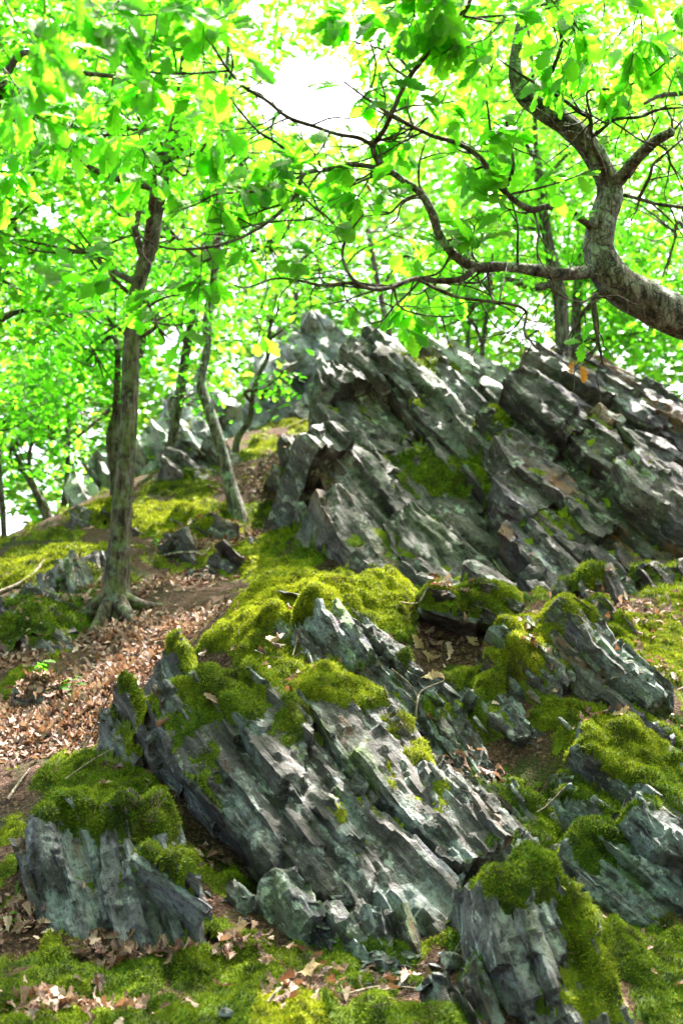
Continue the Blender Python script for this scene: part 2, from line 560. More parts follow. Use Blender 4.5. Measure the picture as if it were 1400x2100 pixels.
spec('slate_outcrop', 'slate hump buried in moss cushions near the right edge',
        [(1170, 1570), (1220, 1500), (1300, 1488), (1415, 1545), (1415, 1640), (1250, 1660), (1180, 1630)], 4.5, 0.75, (-180, -210), M_PALE, tr=(0.1, 0.22), seg=(0.3, 0.6), jit=0.03, D=0.5)
spec('slate_outcrop', 'shadowed mossy slate steps above the dark gap at lower right',
        [(955, 1650), (1010, 1590), (1120, 1605), (1180, 1690), (1130, 1770), (1000, 1770)], 4.3, 0.65, (-140, -220), M_SLATE, tr=(0.08, 0.2), seg=(0.25, 0.5), jit=0.04, D=0.4, back=None)
spec('slate_outcrop', 'broken slate apron along the foot of the tall crag',
        [(690, 1150), (760, 1140), (880, 1180), (1000, 1195), (1010, 1225), (880, 1235), (720, 1200)], 6.9, 0.8, (-200, -200), M_CRAG, tr=(0.1, 0.22), seg=(0.2, 0.5), jit=0.05, D=0.5, res=0.022, back=None)
# middle distance
spec('slate_outcrop', 'low mossy slate hump on the slope at the left edge',
        [(-10, 1300), (40, 1262), (115, 1268), (135, 1335), (60, 1350)], 6.8, 0.6, (-80, -120), M_SLATE, tr=(0.1, 0.2), seg=(0.3, 0.6), jit=0.03, D=0.4, res=0.02)
spec('slate_stone', 'small mossy stone poking out of the leaf litter at left',
        [(35, 1445), (75, 1405), (130, 1418), (120, 1475), (60, 1480)], 5.75, 0.6, (-60, -70), M_SLATE, tr=(0.08, 0.15), seg=(0.3, 0.5), jit=0.02, D=0.3, res=0.016)
spec('slate_stone', 'pale slate block with mossy top leaning over the bare path',
        [(370, 1185), (410, 1165), (475, 1220), (450, 1245), (410, 1240)], 7.7, 0.3, (-80, -60), M_CRAG, tr=(0.08, 0.14), seg=(0.3, 0.5), jit=0.02, D=0.35, res=0.022)
spec('slate_stone', 'dark layered slate stone with reddish side above the bare path',
        [(430, 1160), (455, 1122), (500, 1140), (560, 1190), (545, 1215), (480, 1215)], 7.9, 0.3, (-90, -70), M_CRAGR, tr=(0.05, 0.1), seg=(0.3, 0.5), jit=0.04, D=0.4, res=0.022)
spec('slate_stone', 'small brown slate chip lying on moss below the crag',
        [(525, 1115), (560, 1092), (600, 1130), (545, 1145)], 8.4, 0.3, (-70, -40), M_CRAGR, tr=(0.06, 0.1), seg=(0.3, 0.4), jit=0.02, D=0.3, res=0.025)
spec('slate_stone', 'upright wedge of slate standing against the foot of the crag',
        [(620, 1060), (632, 1038), (655, 1050), (695, 1108), (630, 1108)], 8.2, 0.3, (-40, -80), M_CRAG, tr=(0.06, 0.1), seg=(0.4, 0.6), jit=0.015, D=0.3, res=0.025)
spec('slate_stone', 'small rounded slate stone beside the path in moss',
        [(345, 1125), (368, 1090), (395, 1100), (400, 1140), (355, 1145)], 8.5, 0.3, (-40, -80), M_CRAG, tr=(0.06, 0.1), seg=(0.3, 0.4), jit=0.02, D=0.3, res=0.025)
spec('slate_outcrop', 'low mossy slate ledge across the slope beside the leaning trunk',
        [(280, 1082), (330, 1052), (420, 1060), (475, 1092), (400, 1118), (300, 1112)], 9.0, 0.4, (-120, -60), M_CRAG, tr=(0.08, 0.18), seg=(0.3, 0.6), jit=0.05, D=0.4, res=0.026, chip=0.2)
spec('slate_outcrop', 'tilted mossy slate ledge between the wedge and the slim tree',
        [(540, 1085), (590, 1062), (680, 1085), (705, 1135), (600, 1130)], 8.7, 0.4, (-120, -90), M_CRAG, tr=(0.08, 0.18), seg=(0.3, 0.6), jit=0.05, D=0.4, res=0.026, chip=0.2)
spec('slate_outcrop', 'dark slate ledge above the leaf litter left of the trunk foot',
        [(20, 1235), (70, 1205), (140, 1225), (190, 1290), (120, 1300), (40, 1280)], 7.1, 0.5, (-110, -80), M_CRAGR, tr=(0.08, 0.16), seg=(0.3, 0.6), jit=0.04, D=0.4, res=0.022, chip=0.18)
spec('slate_outcrop', 'upright teal slate slab left of the leaning tree trunk',
        [(85, 1190), (110, 1150), (150, 1140), (165, 1190), (150, 1285), (105, 1255)], 7.4, 0.3, (-60, -170), M_SLATE, tr=(0.06, 0.12), seg=(0.4, 0.7), jit=0.04, D=0.4, res=0.022)
spec('slate_outcrop', 'small brown slate ledge with moss edge behind the left tree',
        [(165, 1175), (190, 1130), (235, 1130), (235, 1230), (180, 1230)], 7.9, 0.4, (-60, -120), M_CRAGR, tr=(0.08, 0.14), seg=(0.3, 0.5), jit=0.03, D=0.4, res=0.025)
spec('slate_outcrop', 'dark squat boulder with moss top left of the tree trunk',
        [(138, 1075), (160, 1040), (240, 1038), (300, 1050), (290, 1110), (160, 1118)], 9.3, 0.25, (-100, -60), M_CRAG, tr=(0.12, 0.2), seg=(0.4, 0.8), jit=0.04, D=0.5, res=0.028, chip=0.2)
spec('slate_outcrop', 'dark broken slate rocks behind the slim leaning tree',
        [(335, 975), (395, 912), (470, 915), (560, 985), (570, 1035), (440, 1045), (350, 1020)], 10.4, 0.4, (-170, -160), M_CRAG, tr=(0.1, 0.22), seg=(0.3, 0.7), jit=0.08, D=0.6, res=0.03, chip=0.2)
spec('slate_outcrop', 'mossy slate shoulder at the left foot of the tall crag',
        [(570, 960), (610, 905), (680, 895), (700, 1050), (610, 1045)], 9.5, 0.5, (-150, -240), M_CRAG, tr=(0.1, 0.2), seg=(0.4, 0.8), jit=0.06, D=0.6, res=0.03, chip=0.2)
spec('slate_crag', 'tall grey slate crag rising behind the mossy foreground',
        [(662, 940), (678, 800), (705, 720), (755, 672), (830, 682), (880, 735), (960, 772), (1012, 800), (1005, 880), (1045, 940), (1060, 1000), (1090, 1100), (1120, 1210), (900, 1215), (760, 1165), (690, 1105), (668, 1010)],
        7.6, 0.55, (-215, -330), M_CRAG, tr=(0.08, 0.38), seg=(0.35, 1.3), jit=0.05, D=1.0, res=0.022, twist=6, chip=0.30, lam=0.035, rough=0.62, back=None)
spec('slate_crag', 'broken purplish slate crag filling the right side behind the ridge',
        [(1012, 805), (1090, 775), (1200, 850), (1300, 910), (1420, 970), (1420, 1170), (1280, 1185), (1100, 1215), (1070, 1090), (1040, 940), (1030, 870)],
        7.25, 0.55, (-200, -270), M_CRAGR, tr=(0.06, 0.28), seg=(0.25, 0.9), jit=0.05, D=1.0, res=0.022, twist=7, chip=0.24, lam=0.035, rough=0.66, back=None)
spec('slate_crag', 'dark upper slate ridge with sloping top against the trees',
        [(1075, 800), (1092, 722), (1215, 702), (1300, 760), (1420, 850), (1420, 1120), (1250, 1060), (1130, 960)],
        8.7, 0.5, (-220, -190), M_CRAGR, tr=(0.06, 0.26), seg=(0.4, 1.2), jit=0.06, D=1.0, res=0.026, twist=14, chip=0.28, lam=0.035, rough=0.65, dive=0.4, back=None)
spec('slate_block', 'pale sunlit block perched on top of the tall crag',
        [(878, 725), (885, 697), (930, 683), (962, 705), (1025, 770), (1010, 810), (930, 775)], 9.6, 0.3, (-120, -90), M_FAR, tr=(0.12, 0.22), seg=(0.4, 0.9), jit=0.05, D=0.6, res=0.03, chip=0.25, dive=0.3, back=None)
spec('slate_crag', 'distant pale jagged crag on the skyline beyond the gully',
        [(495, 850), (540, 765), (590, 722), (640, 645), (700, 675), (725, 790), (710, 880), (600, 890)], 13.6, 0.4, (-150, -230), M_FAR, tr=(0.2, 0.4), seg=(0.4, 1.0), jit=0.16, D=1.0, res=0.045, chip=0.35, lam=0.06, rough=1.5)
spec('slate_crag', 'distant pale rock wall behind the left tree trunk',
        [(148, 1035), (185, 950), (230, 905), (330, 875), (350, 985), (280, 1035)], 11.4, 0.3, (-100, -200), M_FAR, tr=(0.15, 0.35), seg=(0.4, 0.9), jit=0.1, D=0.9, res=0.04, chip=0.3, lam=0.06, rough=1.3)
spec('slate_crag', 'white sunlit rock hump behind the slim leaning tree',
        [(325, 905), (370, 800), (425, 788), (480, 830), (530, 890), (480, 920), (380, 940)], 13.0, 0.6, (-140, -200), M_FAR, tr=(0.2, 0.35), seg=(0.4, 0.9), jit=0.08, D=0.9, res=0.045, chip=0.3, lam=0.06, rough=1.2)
spec('slate_stone', 'square slate stone with mossy top below the right crag',
        [(1140, 1215), (1160, 1188), (1240, 1176), (1268, 1192), (1262, 1232), (1180, 1245)], 6.7, 0.15, (-30, -80), M_CRAGR, tr=(0.09, 0.16), seg=(0.3, 0.5), jit=0.02, D=0.35, res=0.02)
spec('slate_stone', 'leaning slate tooth wrapped in moss right of the ridge',
        [(1205, 1250), (1240, 1230), (1280, 1250), (1315, 1320), (1250, 1315)], 6.1, 0.3, (-80, -100), M_CRAGR, tr=(0.08, 0.14), seg=(0.4, 0.6), jit=0.02, D=0.35, res=0.018)
spec('slate_stone', 'low mossy slate stone under the crag at the right edge',
        [(1295, 1180), (1330, 1160), (1420, 1155), (1420, 1215), (1300, 1210)], 6.9, 0.3, (-60, -80), M_CRAGR, tr=(0.09, 0.16), seg=(0.3, 0.5), jit=0.02, D=0.35, res=0.02)

# ------------------------------------------------------------------ ground
GP = [  # pixel, pixel, distance
    (0, 2095, 3.3), (300, 2095, 3.3), (700, 2095, 3.3), (930, 2095, 3.35), (1400, 2180, 3.4),
    (60, 1960, 3.75), (250, 2010, 3.6), (450, 1980, 3.75), (700, 1975, 3.85), (880, 1945, 4.0), (990, 2020, 3.7),
    (20, 1720, 4.4), (150, 1640, 4.55), (330, 1640, 4.55), (450, 1780, 4.25), (600, 1850, 4.1), (90, 1545, 5.1), (0, 1560, 5.2), (240, 1500, 5.3),
    (120, 1470, 5.55), (300, 1370, 6.2), (0, 1400, 6.3), (240, 1275, 7.2), (0, 1230, 7.6), (340, 1200, 7.6),
    (450, 1105, 8.8), (300, 1060, 9.6), (480, 1042, 9.6), (0, 1160, 8.4), (130, 1120, 8.8), (590, 1050, 9.6),
    (560, 950, 11.4), (640, 860, 13.4), (350, 955, 11.6), (200, 1040, 10.5),
    (700, 1175, 7.7), (900, 1200, 7.5), (1150, 1205, 7.4), (1390, 1170, 7.4), (560, 1190, 7.0), (800, 1215, 6.6), (960, 1225, 6.6), (900, 1355, 5.95), (960, 1355, 6.1), (930, 1300, 6.8), (1010, 1330, 5.8),
    (900, 1420, 5.3), (940, 1600, 4.85), (1000, 1650, 4.7), (1060, 1710, 4.75), (1200, 1640, 4.75), (1380, 1570, 5.0),
    (1300, 1330, 6.0), (1390, 1260, 6.4), (1200, 1240, 6.7), (1320, 1920, 4.0), (1390, 1780, 4.55), (1250, 1740, 4.6), (1160, 1810, 4.5), (1240, 1880, 4.25),
]
GP += [(400, 1305, 5.1), (500, 1252, 5.25), (600, 1214, 5.5), (700, 1198, 5.65), (800, 1204, 5.75), (880, 1200, 5.8), (345, 1345, 4.95), (1100, 2190, 3.4), (1250, 2190, 3.4), (1060, 1265, 5.5), (1150, 1255, 5.6), (1290, 1530, 4.85), (1350, 1600, 4.7)]
GW = [(0, 0, 0.0), (-3, 0.5, 0.1), (3, 0.5, 0.1), (-2.2, 3.5, 1.0), (2.6, 3.8, 1.3), (-4, 6, 1.9), (3.6, 6.5, 2.7), (0.2, 5.5, 2.25), (-0.3, 4.9, 1.95), (0.7, 5.2, 2.0),
      (-5, 9, 2.4), (-6, 12, 2.2), (-4, 14, 3.4), (-1.5, 15, 5.6), (0.5, 11, 4.2), (2, 11, 4.3), (4, 9, 3.1), (5, 12, 4.2), (1, 14, 5.4), (3, 15, 5.2),
      (0, 18, 6.2), (-4, 18, 4.4), (5, 18, 5.4)]
RG = []
for sp_a, sp_k in SPECS:                 # the hill comes up behind every outcrop
    P, base, nrm = face_points(*sp_a[2:5])
    zt = P[:, 2].min() + 0.55 * (P[:, 2].max() - P[:, 2].min())
    hb = sp_k.get('back', 0.22)
    if hb is None or sp_a[3] > 9.8:
        continue
    for q in P:
        if q[2] > zt and np.abs(q[0]) < 3.2:
            RG.append((q[0], q[1] + hb, q[2] - 0.05))
GC = np.array([at(*p) for p in GP] + list(GW) + RG, float)


def _tps(r2):
    return 0.5 * r2 * np.log(r2 + 1e-9)


K = len(GC)
_d2 = ((GC[:, None, :2] - GC[None, :, :2]) ** 2).sum(-1)
_A = np.zeros((K + 3, K + 3))
_A[:K, :K] = _tps(_d2) + np.eye(K) * 0.03
_A[:K, K] = 1
_A[:K, K + 1:] = GC[:, :2]
_A[K:, :K] = _A[:K, K:].T
_W = np.linalg.solve(_A, np.concatenate([GC[:, 2], np.zeros(3)]))


def ground_z(x, y, detail=True):
    x, y = np.asarray(x, float).ravel(), np.asarray(y, float).ravel()
    xc, yc = np.clip(x, -9, 9), np.clip(y, -4, 21)
    z = _W[K] + _W[K + 1] * xc + _W[K + 2] * yc
    for k in range(K):
        z = z + _W[k] * _tps((xc - GC[k, 0]) ** 2 + (yc - GC[k, 1]) ** 2)
    far = 4.6 + 0.28 * np.minimum(0, y - 11) - 0.13 * np.maximum(0, y - 20) - 0.25 * np.maximum(0, -x - 4) - 0.05 * np.maximum(0, x - 6)
    far = np.maximum(far, -30)
    w = sstep(6.5, 12.5, np.hypot(x * 1.15, y - 8))
    z = z * (1 - w) + far * w
    if detail:
        p = np.stack([x, y, np.zeros_like(x)], 1)
        z = z + 0.05 * fbm(p * 1.7, 5, 4) + 0.012 * vnoise(p * 14, 9)
    return z


def axis(lo, hi, step, far):
    mid = np.arange(lo, hi + 1e-6, step)
    g = []
    s, v = step, hi
    while v < far:
        s *= 1.35
        v += s
        g.append(v)
    g = np.array(g)
    return np.concatenate([(lo - (g - hi))[::-1], mid, g])


gx = axis(-4.6, 4.2, 0.045, 500)
gy = axis(2.4, 13.0, 0.045, 500)
X, Y = np.meshgrid(gx, gy)
GV = np.stack([X.ravel(), Y.ravel(), ground_z(X, Y)], 1)
nx_, ny_ = len(gx), len(gy)
ii = (np.arange(ny_ - 1)[:, None] * nx_ + np.arange(nx_ - 1)[None]).ravel()
GF = np.stack([ii, ii + 1, ii + nx_ + 1, ii + nx_], 1)
ground = link('ground', mk_mesh('ground', GV, [GF], M_GROUND))
ground['kind'] = 'structure'
ground['label'] = 'steep forest slope of brown soil rising between the rocks'
ground['category'] = 'ground'

BV, BF, BOFF = [], [], [0]          # everything moss and litter can lie on


def collect(v, f):
    BV.append(v)
    BF.append(f + BOFF[0])
    BOFF[0] += len(v)


gm = (np.abs(GV[GF[:, 0], 0]) < 5.5) & (GV[GF[:, 0], 1] > 2) & (GV[GF[:, 0], 1] < 14.5)
used = np.unique(GF[gm])
remap = np.full(len(GV), -1)
remap[used] = np.arange(len(used))
collect(GV[used], remap[GF[gm]])

# ------------------------------------------------------------------ rocks


def box_grid(xs, ys, zs):
    """closed box of quads with merged corners, local x along the bed, y into the hill, z through the bed"""
    nx, ny, nz = len(xs), len(ys), len(zs)
    idx = np.full((nx, ny, nz), -1, np.int64)
    shell = np.zeros((nx, ny, nz), bool)
    shell[[0, -1]] = True
    shell[:, [0, -1]] = True
    shell[:, :, [0, -1]] = True
    idx[shell] = np.arange(shell.sum())
    g = np.stack(np.meshgrid(xs, ys, zs, indexing='ij'), -1)[shell]
    F = []

    def face(a, flip):
        q = np.stack([a[:-1, :-1], a[1:, :-1], a[1:, 1:], a[:-1, 1:]], -1).reshape(-1, 4)
        F.append(q[:, ::-1] if flip else q)
    face(idx[:, 0, :], False)
    face(idx[:, -1, :], True)
    face(idx[:, :, 0], True)
    face(idx[:, :, -1], False)
    face(idx[0], True)
    face(idx[-1], False)
    return g, np.concatenate(F)


def slab_mesh(name, L, D, T, res, mat, seed, rough=1.0, chip=0.12, lam=0.022):
    xs = np.linspace(0, L, max(4, int(L / res)))
    dn = min(D, 0.28 + 14 * res * 0.4)
    ys = np.concatenate([np.linspace(0, dn, max(4, int(dn / (res * 1.3)))), [D] if D > dn + 0.01 else []])
    zs = np.linspace(0, T, max(3, int(T / res)))
    p, f = box_grid(xs, ys, zs)
    so = np.array([seed * 3.71 % 50, seed * 7.13 % 50, seed * 1.37 % 50])
    x, y, z = p[:, 0].copy(), p[:, 1].copy(), p[:, 2].copy()
    q = p + so
    zz = 2 * z / T - 1
    front = sstep(min(D * 0.8, 0.3), 0, y)
    o = p.copy()
    # laminae: each thin bed breaks off at its own length and stands at its own depth
    wob = 0.5 * vnoise(q * (3.0, 2.0, 4.0), 3)
    lay = np.floor(z / lam + wob + so[2])
    zi = np.zeros_like(lay)
    st = _h(lay, zi, zi, seed) - 0.5
    st2 = _h(lay, zi + 1, zi, seed) - 0.5
    lay3 = np.floor(z / (lam * 2.7) + wob * 0.6 + so[1])
    st3 = _h(lay3, zi + 2, zi, seed) - 0.5
    e1 = sstep(0.22, 0.0, L - x)
    e0 = sstep(0.22, 0.0, x)
    o[:, 0] += (e1 - e0) * (0.06 * st3 + 0.04 * st) * rough + (e1 + e0) * 0.05 * fbm(q * (0, 6, 6), 8, 2) * rough
    fc, fd = facets(q[:, 0] / (chip * 1.9), (q[:, 2] + 0.15 * q[:, 0]) / (chip * 0.62), seed)
    fc2, _ = facets(q[:, 0] / (chip * 0.6), q[:, 2] / (chip * 0.25), seed + 5)
    o[:, 1] += front * rough * (0.022 * st + 0.055 * st3 + 0.42 * chip * fc + 0.18 * chip * fc2 + 0.05 * fbm(q * (1.7, 2, 2.6), 11, 2))
    gc, _ = facets(q[:, 0] / chip, q[:, 1] / (chip * 0.8), seed + 9)
    o[:, 2] += zz * rough * min(0.35 * T, 0.02 + 0.15 * chip) * (0.7 * gc + 0.6 * fbm(q * (2.5, 4, 0), 13, 2))
    o[:, 2] += 0.03 * rough * fbm(q * (2.0, 1.6, 0), 17, 3)
    # worn arrises
    ed = np.maximum(np.abs(zz), 0) ** 5
    o[:, 1] += front * ed * (0.02 + 0.02 * fbm(q * 7, 21, 2)) * rough
    o[:, 2] -= zz * (e0 + e1) * 0.12 * T
    n3 = np.stack([vnoise(q * 16, 31), vnoise(q * 16, 32), vnoise(q * 16, 33)], 1) * 0.005 * rough
    o += n3 * min(2.0, res / 0.012)
    return o, f


OUT = []
slab_seed = [0]


def outcrop(name, label, poly, Y0, lean, bed, mat, tr=(0.06, 0.15), seg=(0.5, 1.2), jit=0.06, D=0.6, res=0.013, twist=11, chip=0.12, rough=0.85, dive=0.12, group=None, cat='rock', lam=0.022, back=0.22):
    r_ = np.random.default_rng(slab_seed[0] + 100)
    P, base, nrm = face_points(poly, Y0, lean)
    e1 = np.array((1.0, 0, 0))
    e2 = unit(np.cross(nrm, e1))
    if e2[2] < 0:
        e2 = -e2
    dd = unit(e1 * bed[0] - e2 * bed[1])
    into = -nrm
    nn = unit(np.cross(dd, into))
    A = (P - base) @ dd
    N = (P - base) @ nn
    root = thing(name, label, cat, base, group)
    lo, hi = N.min(), N.max()
    t = lo
    k = 0
    while t < hi - 0.02:
        T = r_.uniform(*tr)
        if t + T > hi:
            T = max(hi - t, 0.03)
        mid = t + T / 2
        cr = []
        for i in range(len(P)):
            j = (i + 1) % len(P)
            if (N[i] - mid) * (N[j] - mid) < 0:
                u = (mid - N[i]) / (N[j] - N[i])
                cr.append(A[i] + u * (A[j] - A[i]))
        cr.sort()
        for q in range(0, len(cr) - 1, 2):
            a0, a1 = cr[q] - dive, cr[q + 1] + r_.uniform(-0.02, 0.03)
            cuts = [a0]
            while cuts[-1] < a1 - seg[0] * 0.6:
                cuts.append(cuts[-1] + r_.uniform(*seg))
            if len(cuts) == 1:
                cuts.append(a1)
            cuts[-1] = a1
            base_off = r_.normal(0, jit)
            for c0, c1 in zip(cuts[:-1], cuts[1:]):
                slab_seed[0] += 1
                sd = slab_seed[0]
                L = c1 - c0 + 0.03
                off = base_off + r_.normal(0, jit * 0.6)
                tw = R(twist + r_.normal(0, 10))
                sw = R(r_.normal(0, 1.8))
                ti = R(r_.normal(0, 2.2))
                M = Matrix(((dd[0], into[0], nn[0]), (dd[1], into[1], nn[1]), (dd[2], into[2], nn[2]))).to_4x4()
                org = dd * c0 + nn * t - into * 0.0 + into * off
                M = Matrix.Translation(Vector(org)) @ M @ Matrix.Rotation(tw, 4, 'X') @ Matrix.Rotation(sw, 4, 'Y') @ Matrix.Rotation(ti, 4, 'Z')
                v, f = slab_mesh('slab', L, D + 0.1, T * 1.16, res, mat, sd, rough, chip, lam)
                me = mk_mesh('slab', v, [f], mat, sharp=R(30))
                link('slab', me, root, M)
                Mn = np.array(M)
                collect(v @ Mn[:3, :3].T + Mn[:3, 3] + base, f)
                k += 1
        t += T
    OUT.append((name, k))
    return root


for sp_a, sp_k in SPECS:
    outcrop(*sp_a, **sp_k)
print('OUTCROPS', OUT, 'verts', BOFF[0])

# ------------------------------------------------------------------ moss
BVa = np.concatenate(BV)
BFa = np.concatenate(BF)
bvh = BVHTree.FromPolygons(BVa.tolist(), BFa.tolist(), all_triangles=False)

# moss growing places: pixel, pixel, distance, half width, half height (pixels), strength, yellow, moss object
MR = [
    (290, 1460, 4.7, 90, 45, 1, .2, 6), (390, 1480, 4.65, 60, 60, .6, .1, 6), (250, 1530, 4.6, 90, 40, 1, .3, 6), (680, 1225, 5.35, 110, 35, 1.1, .8, 0), (790, 1250, 5.3, 60, 45, .9, .4, 0), (850, 1205, 6.5, 150, 20, .8, .3, 12), (1000, 1215, 6.8, 100, 18, .8, .2, 12), (690, 1180, 7.2, 100, 20, .9, .4, 9), (1270, 1510, 4.8, 110, 45, 1.1, .35, 4), (1070, 1610, 4.55, 110, 45, .9, .05, 4), (1150, 1720, 4.65, 120, 70, .8, .05, 4), (1330, 1500, 5.1, 100, 50, .8, .2, 4), (1300, 1600, 4.75, 120, 50, .9, .2, 4), (420, 1420, 4.55, 70, 45, 1, .15, 0), (530, 1400, 4.6, 90, 40, 1, .3, 0), (640, 1405, 4.6, 100, 35, 1, .4, 0), (480, 1450, 4.5, 70, 40, .7, .1, 0), (150, 1655, 4.05, 130, 40, 1.1, .12, 6), (280, 1685, 4.0, 120, 38, 1.1, .1, 6), (390, 1350, 4.75, 50, 50, .9, .3, 0), (430, 1570, 4.55, 40, 70, .5, .1, 6),
    (620, 1215, 5.4, 170, 55, 1.0, .8, 0), (560, 1240, 5.2, 130, 50, 1.0, .7, 0), (740, 1215, 5.4, 150, 60, 1.0, .6, 0), (850, 1185, 5.9, 60, 40, 1, .9, 0), (470, 1280, 5.0, 110, 55, 1.0, .55, 0), (380, 1300, 4.9, 60, 45, .9, .35, 0),
    (520, 1330, 4.9, 110, 50, .9, .3, 0), (470, 1390, 4.7, 110, 60, .9, .15, 0), (580, 1385, 4.75, 100, 45, .9, .3, 0), (610, 1470, 4.5, 55, 75, .55, .1, 0), (820, 1260, 5.2, 60, 50, .9, .2, 0),
    (750, 1425, 4.65, 110, 32, 1, .5, 1), (820, 1480, 4.5, 50, 30, .9, .7, 1), (868, 1535, 4.4, 42, 26, 1, 1, 1), (830, 1330, 5.0, 30, 60, .35, .1, 1),
    (960, 1225, 5.9, 130, 42, 1, .3, 2), (1000, 1270, 5.6, 60, 35, .8, .2, 2),
    (1120, 1275, 5.35, 130, 55, 1, .45, 3), (1060, 1345, 5.1, 65, 42, 1, .8, 3), (1130, 1400, 5.0, 60, 50, .6, .2, 3), (1180, 1465, 4.9, 85, 28, .9, .2, 3), (940, 1390, 5.2, 50, 30, .6, .1, 3), (1300, 1370, 5.4, 40, 60, .5, .3, 3), (1000, 1390, 5.1, 40, 40, .7, .1, 3), (1270, 1320, 5.5, 40, 40, .6, .4, 3), (910, 1440, 5.0, 50, 20, .5, .2, 3),
    (1250, 1550, 4.7, 95, 80, 1.1, .35, 4), (1180, 1660, 4.5, 130, 70, 1, .2, 4), (1350, 1630, 4.5, 70, 50, .9, .15, 4), (1000, 1630, 4.75, 80, 55, .8, .05, 4), (1090, 1620, 4.6, 80, 60, .8, .15, 4), (1000, 1720, 4.5, 60, 50, .6, 0, 4), (1370, 1565, 4.95, 80, 40, .8, .15, 4),
    (1090, 1790, 3.85, 135, 50, 1.2, .2, 5), (1060, 1815, 3.7, 90, 30, .9, .25, 5), (950, 1480, 5.0, 80, 50, .5, .1, 3), (960, 1225, 5.5, 120, 45, 1.2, .3, 2), (1030, 1830, 3.75, 50, 35, .7, .45, 5), (1180, 1880, 3.8, 60, 70, .8, .4, 5), (1230, 1990, 3.6, 40, 80, .8, .4, 5), (1330, 1960, 3.85, 110, 60, .9, .15, 5), (1370, 2070, 3.55, 90, 60, .8, .05, 5), (1150, 2075, 3.4, 90, 28, .6, .4, 5), (960, 1960, 3.7, 30, 60, .6, .1, 5),
    (230, 1620, 4.4, 180, 65, 1.1, .12, 6), (300, 1540, 4.7, 120, 40, .9, .4, 6), (290, 1455, 4.95, 90, 55, .9, .15, 6), (120, 1580, 4.7, 90, 50, .8, .35, 6), (360, 1770, 4.05, 70, 45, .7, .1, 6), (225, 1780, 3.9, 45, 45, .55, .35, 6), (330, 1660, 4.3, 100, 50, .9, .05, 6), (480, 1800, 4.1, 70, 40, .5, .1, 6), (360, 1420, 4.9, 30, 60, .4, .1, 6),
    (80, 2060, 3.4, 140, 48, 1, .15, 7), (270, 2020, 3.6, 70, 45, .9, .05, 7), (560, 1995, 3.65, 220, 55, .9, .05, 7), (480, 2060, 3.45, 130, 40, .7, .05, 7), (570, 2095, 3.3, 70, 28, 1, 1, 7), (850, 2060, 3.45, 130, 35, .7, .05, 7), (30, 1820, 4.0, 50, 60, .8, .2, 7), (440, 1940, 3.8, 60, 40, .7, .05, 7),
    (60, 1270, 7.0, 110, 60, 1, .1, 8), (85, 1410, 5.9, 60, 22, 1, .4, 8), (170, 1250, 7.4, 80, 50, .7, .1, 8), (60, 1180, 8.0, 120, 40, 1, .8, 8), (130, 1140, 8.4, 110, 35, .8, .5, 8), (60, 1390, 6.2, 60, 40, .7, .2, 8), (50, 1480, 5.6, 50, 35, .6, .7, 8), (110, 1385, 6.1, 40, 22, .6, .6, 8), (310, 1450, 5.6, 40, 20, .3, .7, 8),
    (310, 1055, 9.6, 150, 38, 1, .75, 9), (380, 1085, 9.2, 110, 35, .9, .9, 9), (450, 1060, 9.5, 100, 35, .8, .3, 9), (560, 1045, 9.6, 70, 35, .9, .15, 9), (600, 1100, 8.5, 110, 30, .8, .3, 9), (500, 1140, 8.4, 110, 30, .8, .4, 9), (200, 1035, 9.6, 70, 22, .9, .7, 9), (680, 1130, 8.0, 90, 25, .7, .2, 9), (550, 1165, 7.8, 60, 25, .7, .9, 9), (410, 1165, 7.8, 40, 20, .6, .2, 9), (390, 1010, 10.5, 60, 40, .6, .3, 9), (620, 1010, 9.8, 60, 90, .6, .2, 9), (580, 1170, 7.4, 80, 30, .7, .6, 9),
    (550, 950, 11.2, 100, 45, .8, .6, 10), (600, 900, 11.8, 90, 60, .7, .5, 10), (640, 860, 13, 60, 40, .7, .7, 10), (430, 920, 11, 60, 25, .7, .3, 10),
    (930, 975, 8.15, 105, 45, 1.0, .3, 11), (985, 1000, 8.1, 70, 28, .9, .2, 11), (1015, 900, 8.35, 35, 60, 1, .3, 11), (840, 940, 8.2, 60, 16, .8, .2, 11), (920, 745, 9.5, 40, 20, .6, .4, 11), (1090, 780, 9, 50, 20, .5, .3, 11), (850, 780, 9, 60, 30, .35, .2, 11), (780, 690, 9.2, 60, 20, .4, .3, 11),
    (1330, 1290, 6.1, 90, 60, .9, .4, 12), (1370, 1370, 5.7, 60, 50, .8, .55, 12), (1330, 1170, 7.0, 90, 22, .8, .4, 12), (1200, 1182, 6.8, 70, 22, .9, .35, 12), (1230, 1240, 6.3, 50, 18, .8, .3, 12), (1370, 1210, 6.7, 60, 25, .7, .4, 12), (1060, 1215, 6.5, 60, 25, .7, .2, 12),
]
MN = [
    'thick yellow green moss crest over the central slate outcrop', 'bright moss ribbon slanting along the upper edge of the central slate face', 'dark green moss hummock over the hollow below the tall crag',
    'moss draped over the slate ridge right of the dark hollow', 'deep mounded moss cushions on the right side of the foreground', 'hanging moss cap and trails on the pale block at bottom right',
    'dark moss pad capping the blue grey boulder at lower left', 'low dark moss patches along the bottom edge among dead leaves', 'moss carpet on the slope left of the leaning tree trunk',
    'sunny moss humps on the slope below the tall crag', 'thin yellow moss strip climbing the gully left of the crag', 'moss ledge halfway up the face of the tall crag', 'moss covering the stones between the ridge and the right crag']
MC = np.array([at(a, b, c) for a, b, c, *_ in MR])
RX = np.array([m[3] * pxm(m[2]) for m in MR])
RZ = np.array([m[4] * pxm(m[2]) for m in MR])
ST = np.array([m[5] for m in MR])
YE = np.array([m[6] for m in MR])
GR = np.array([m[7] for m in MR])
ST = ST * np.where(np.isin(GR, (0, 2, 3, 4, 5, 6)), 1.22, 1.0)
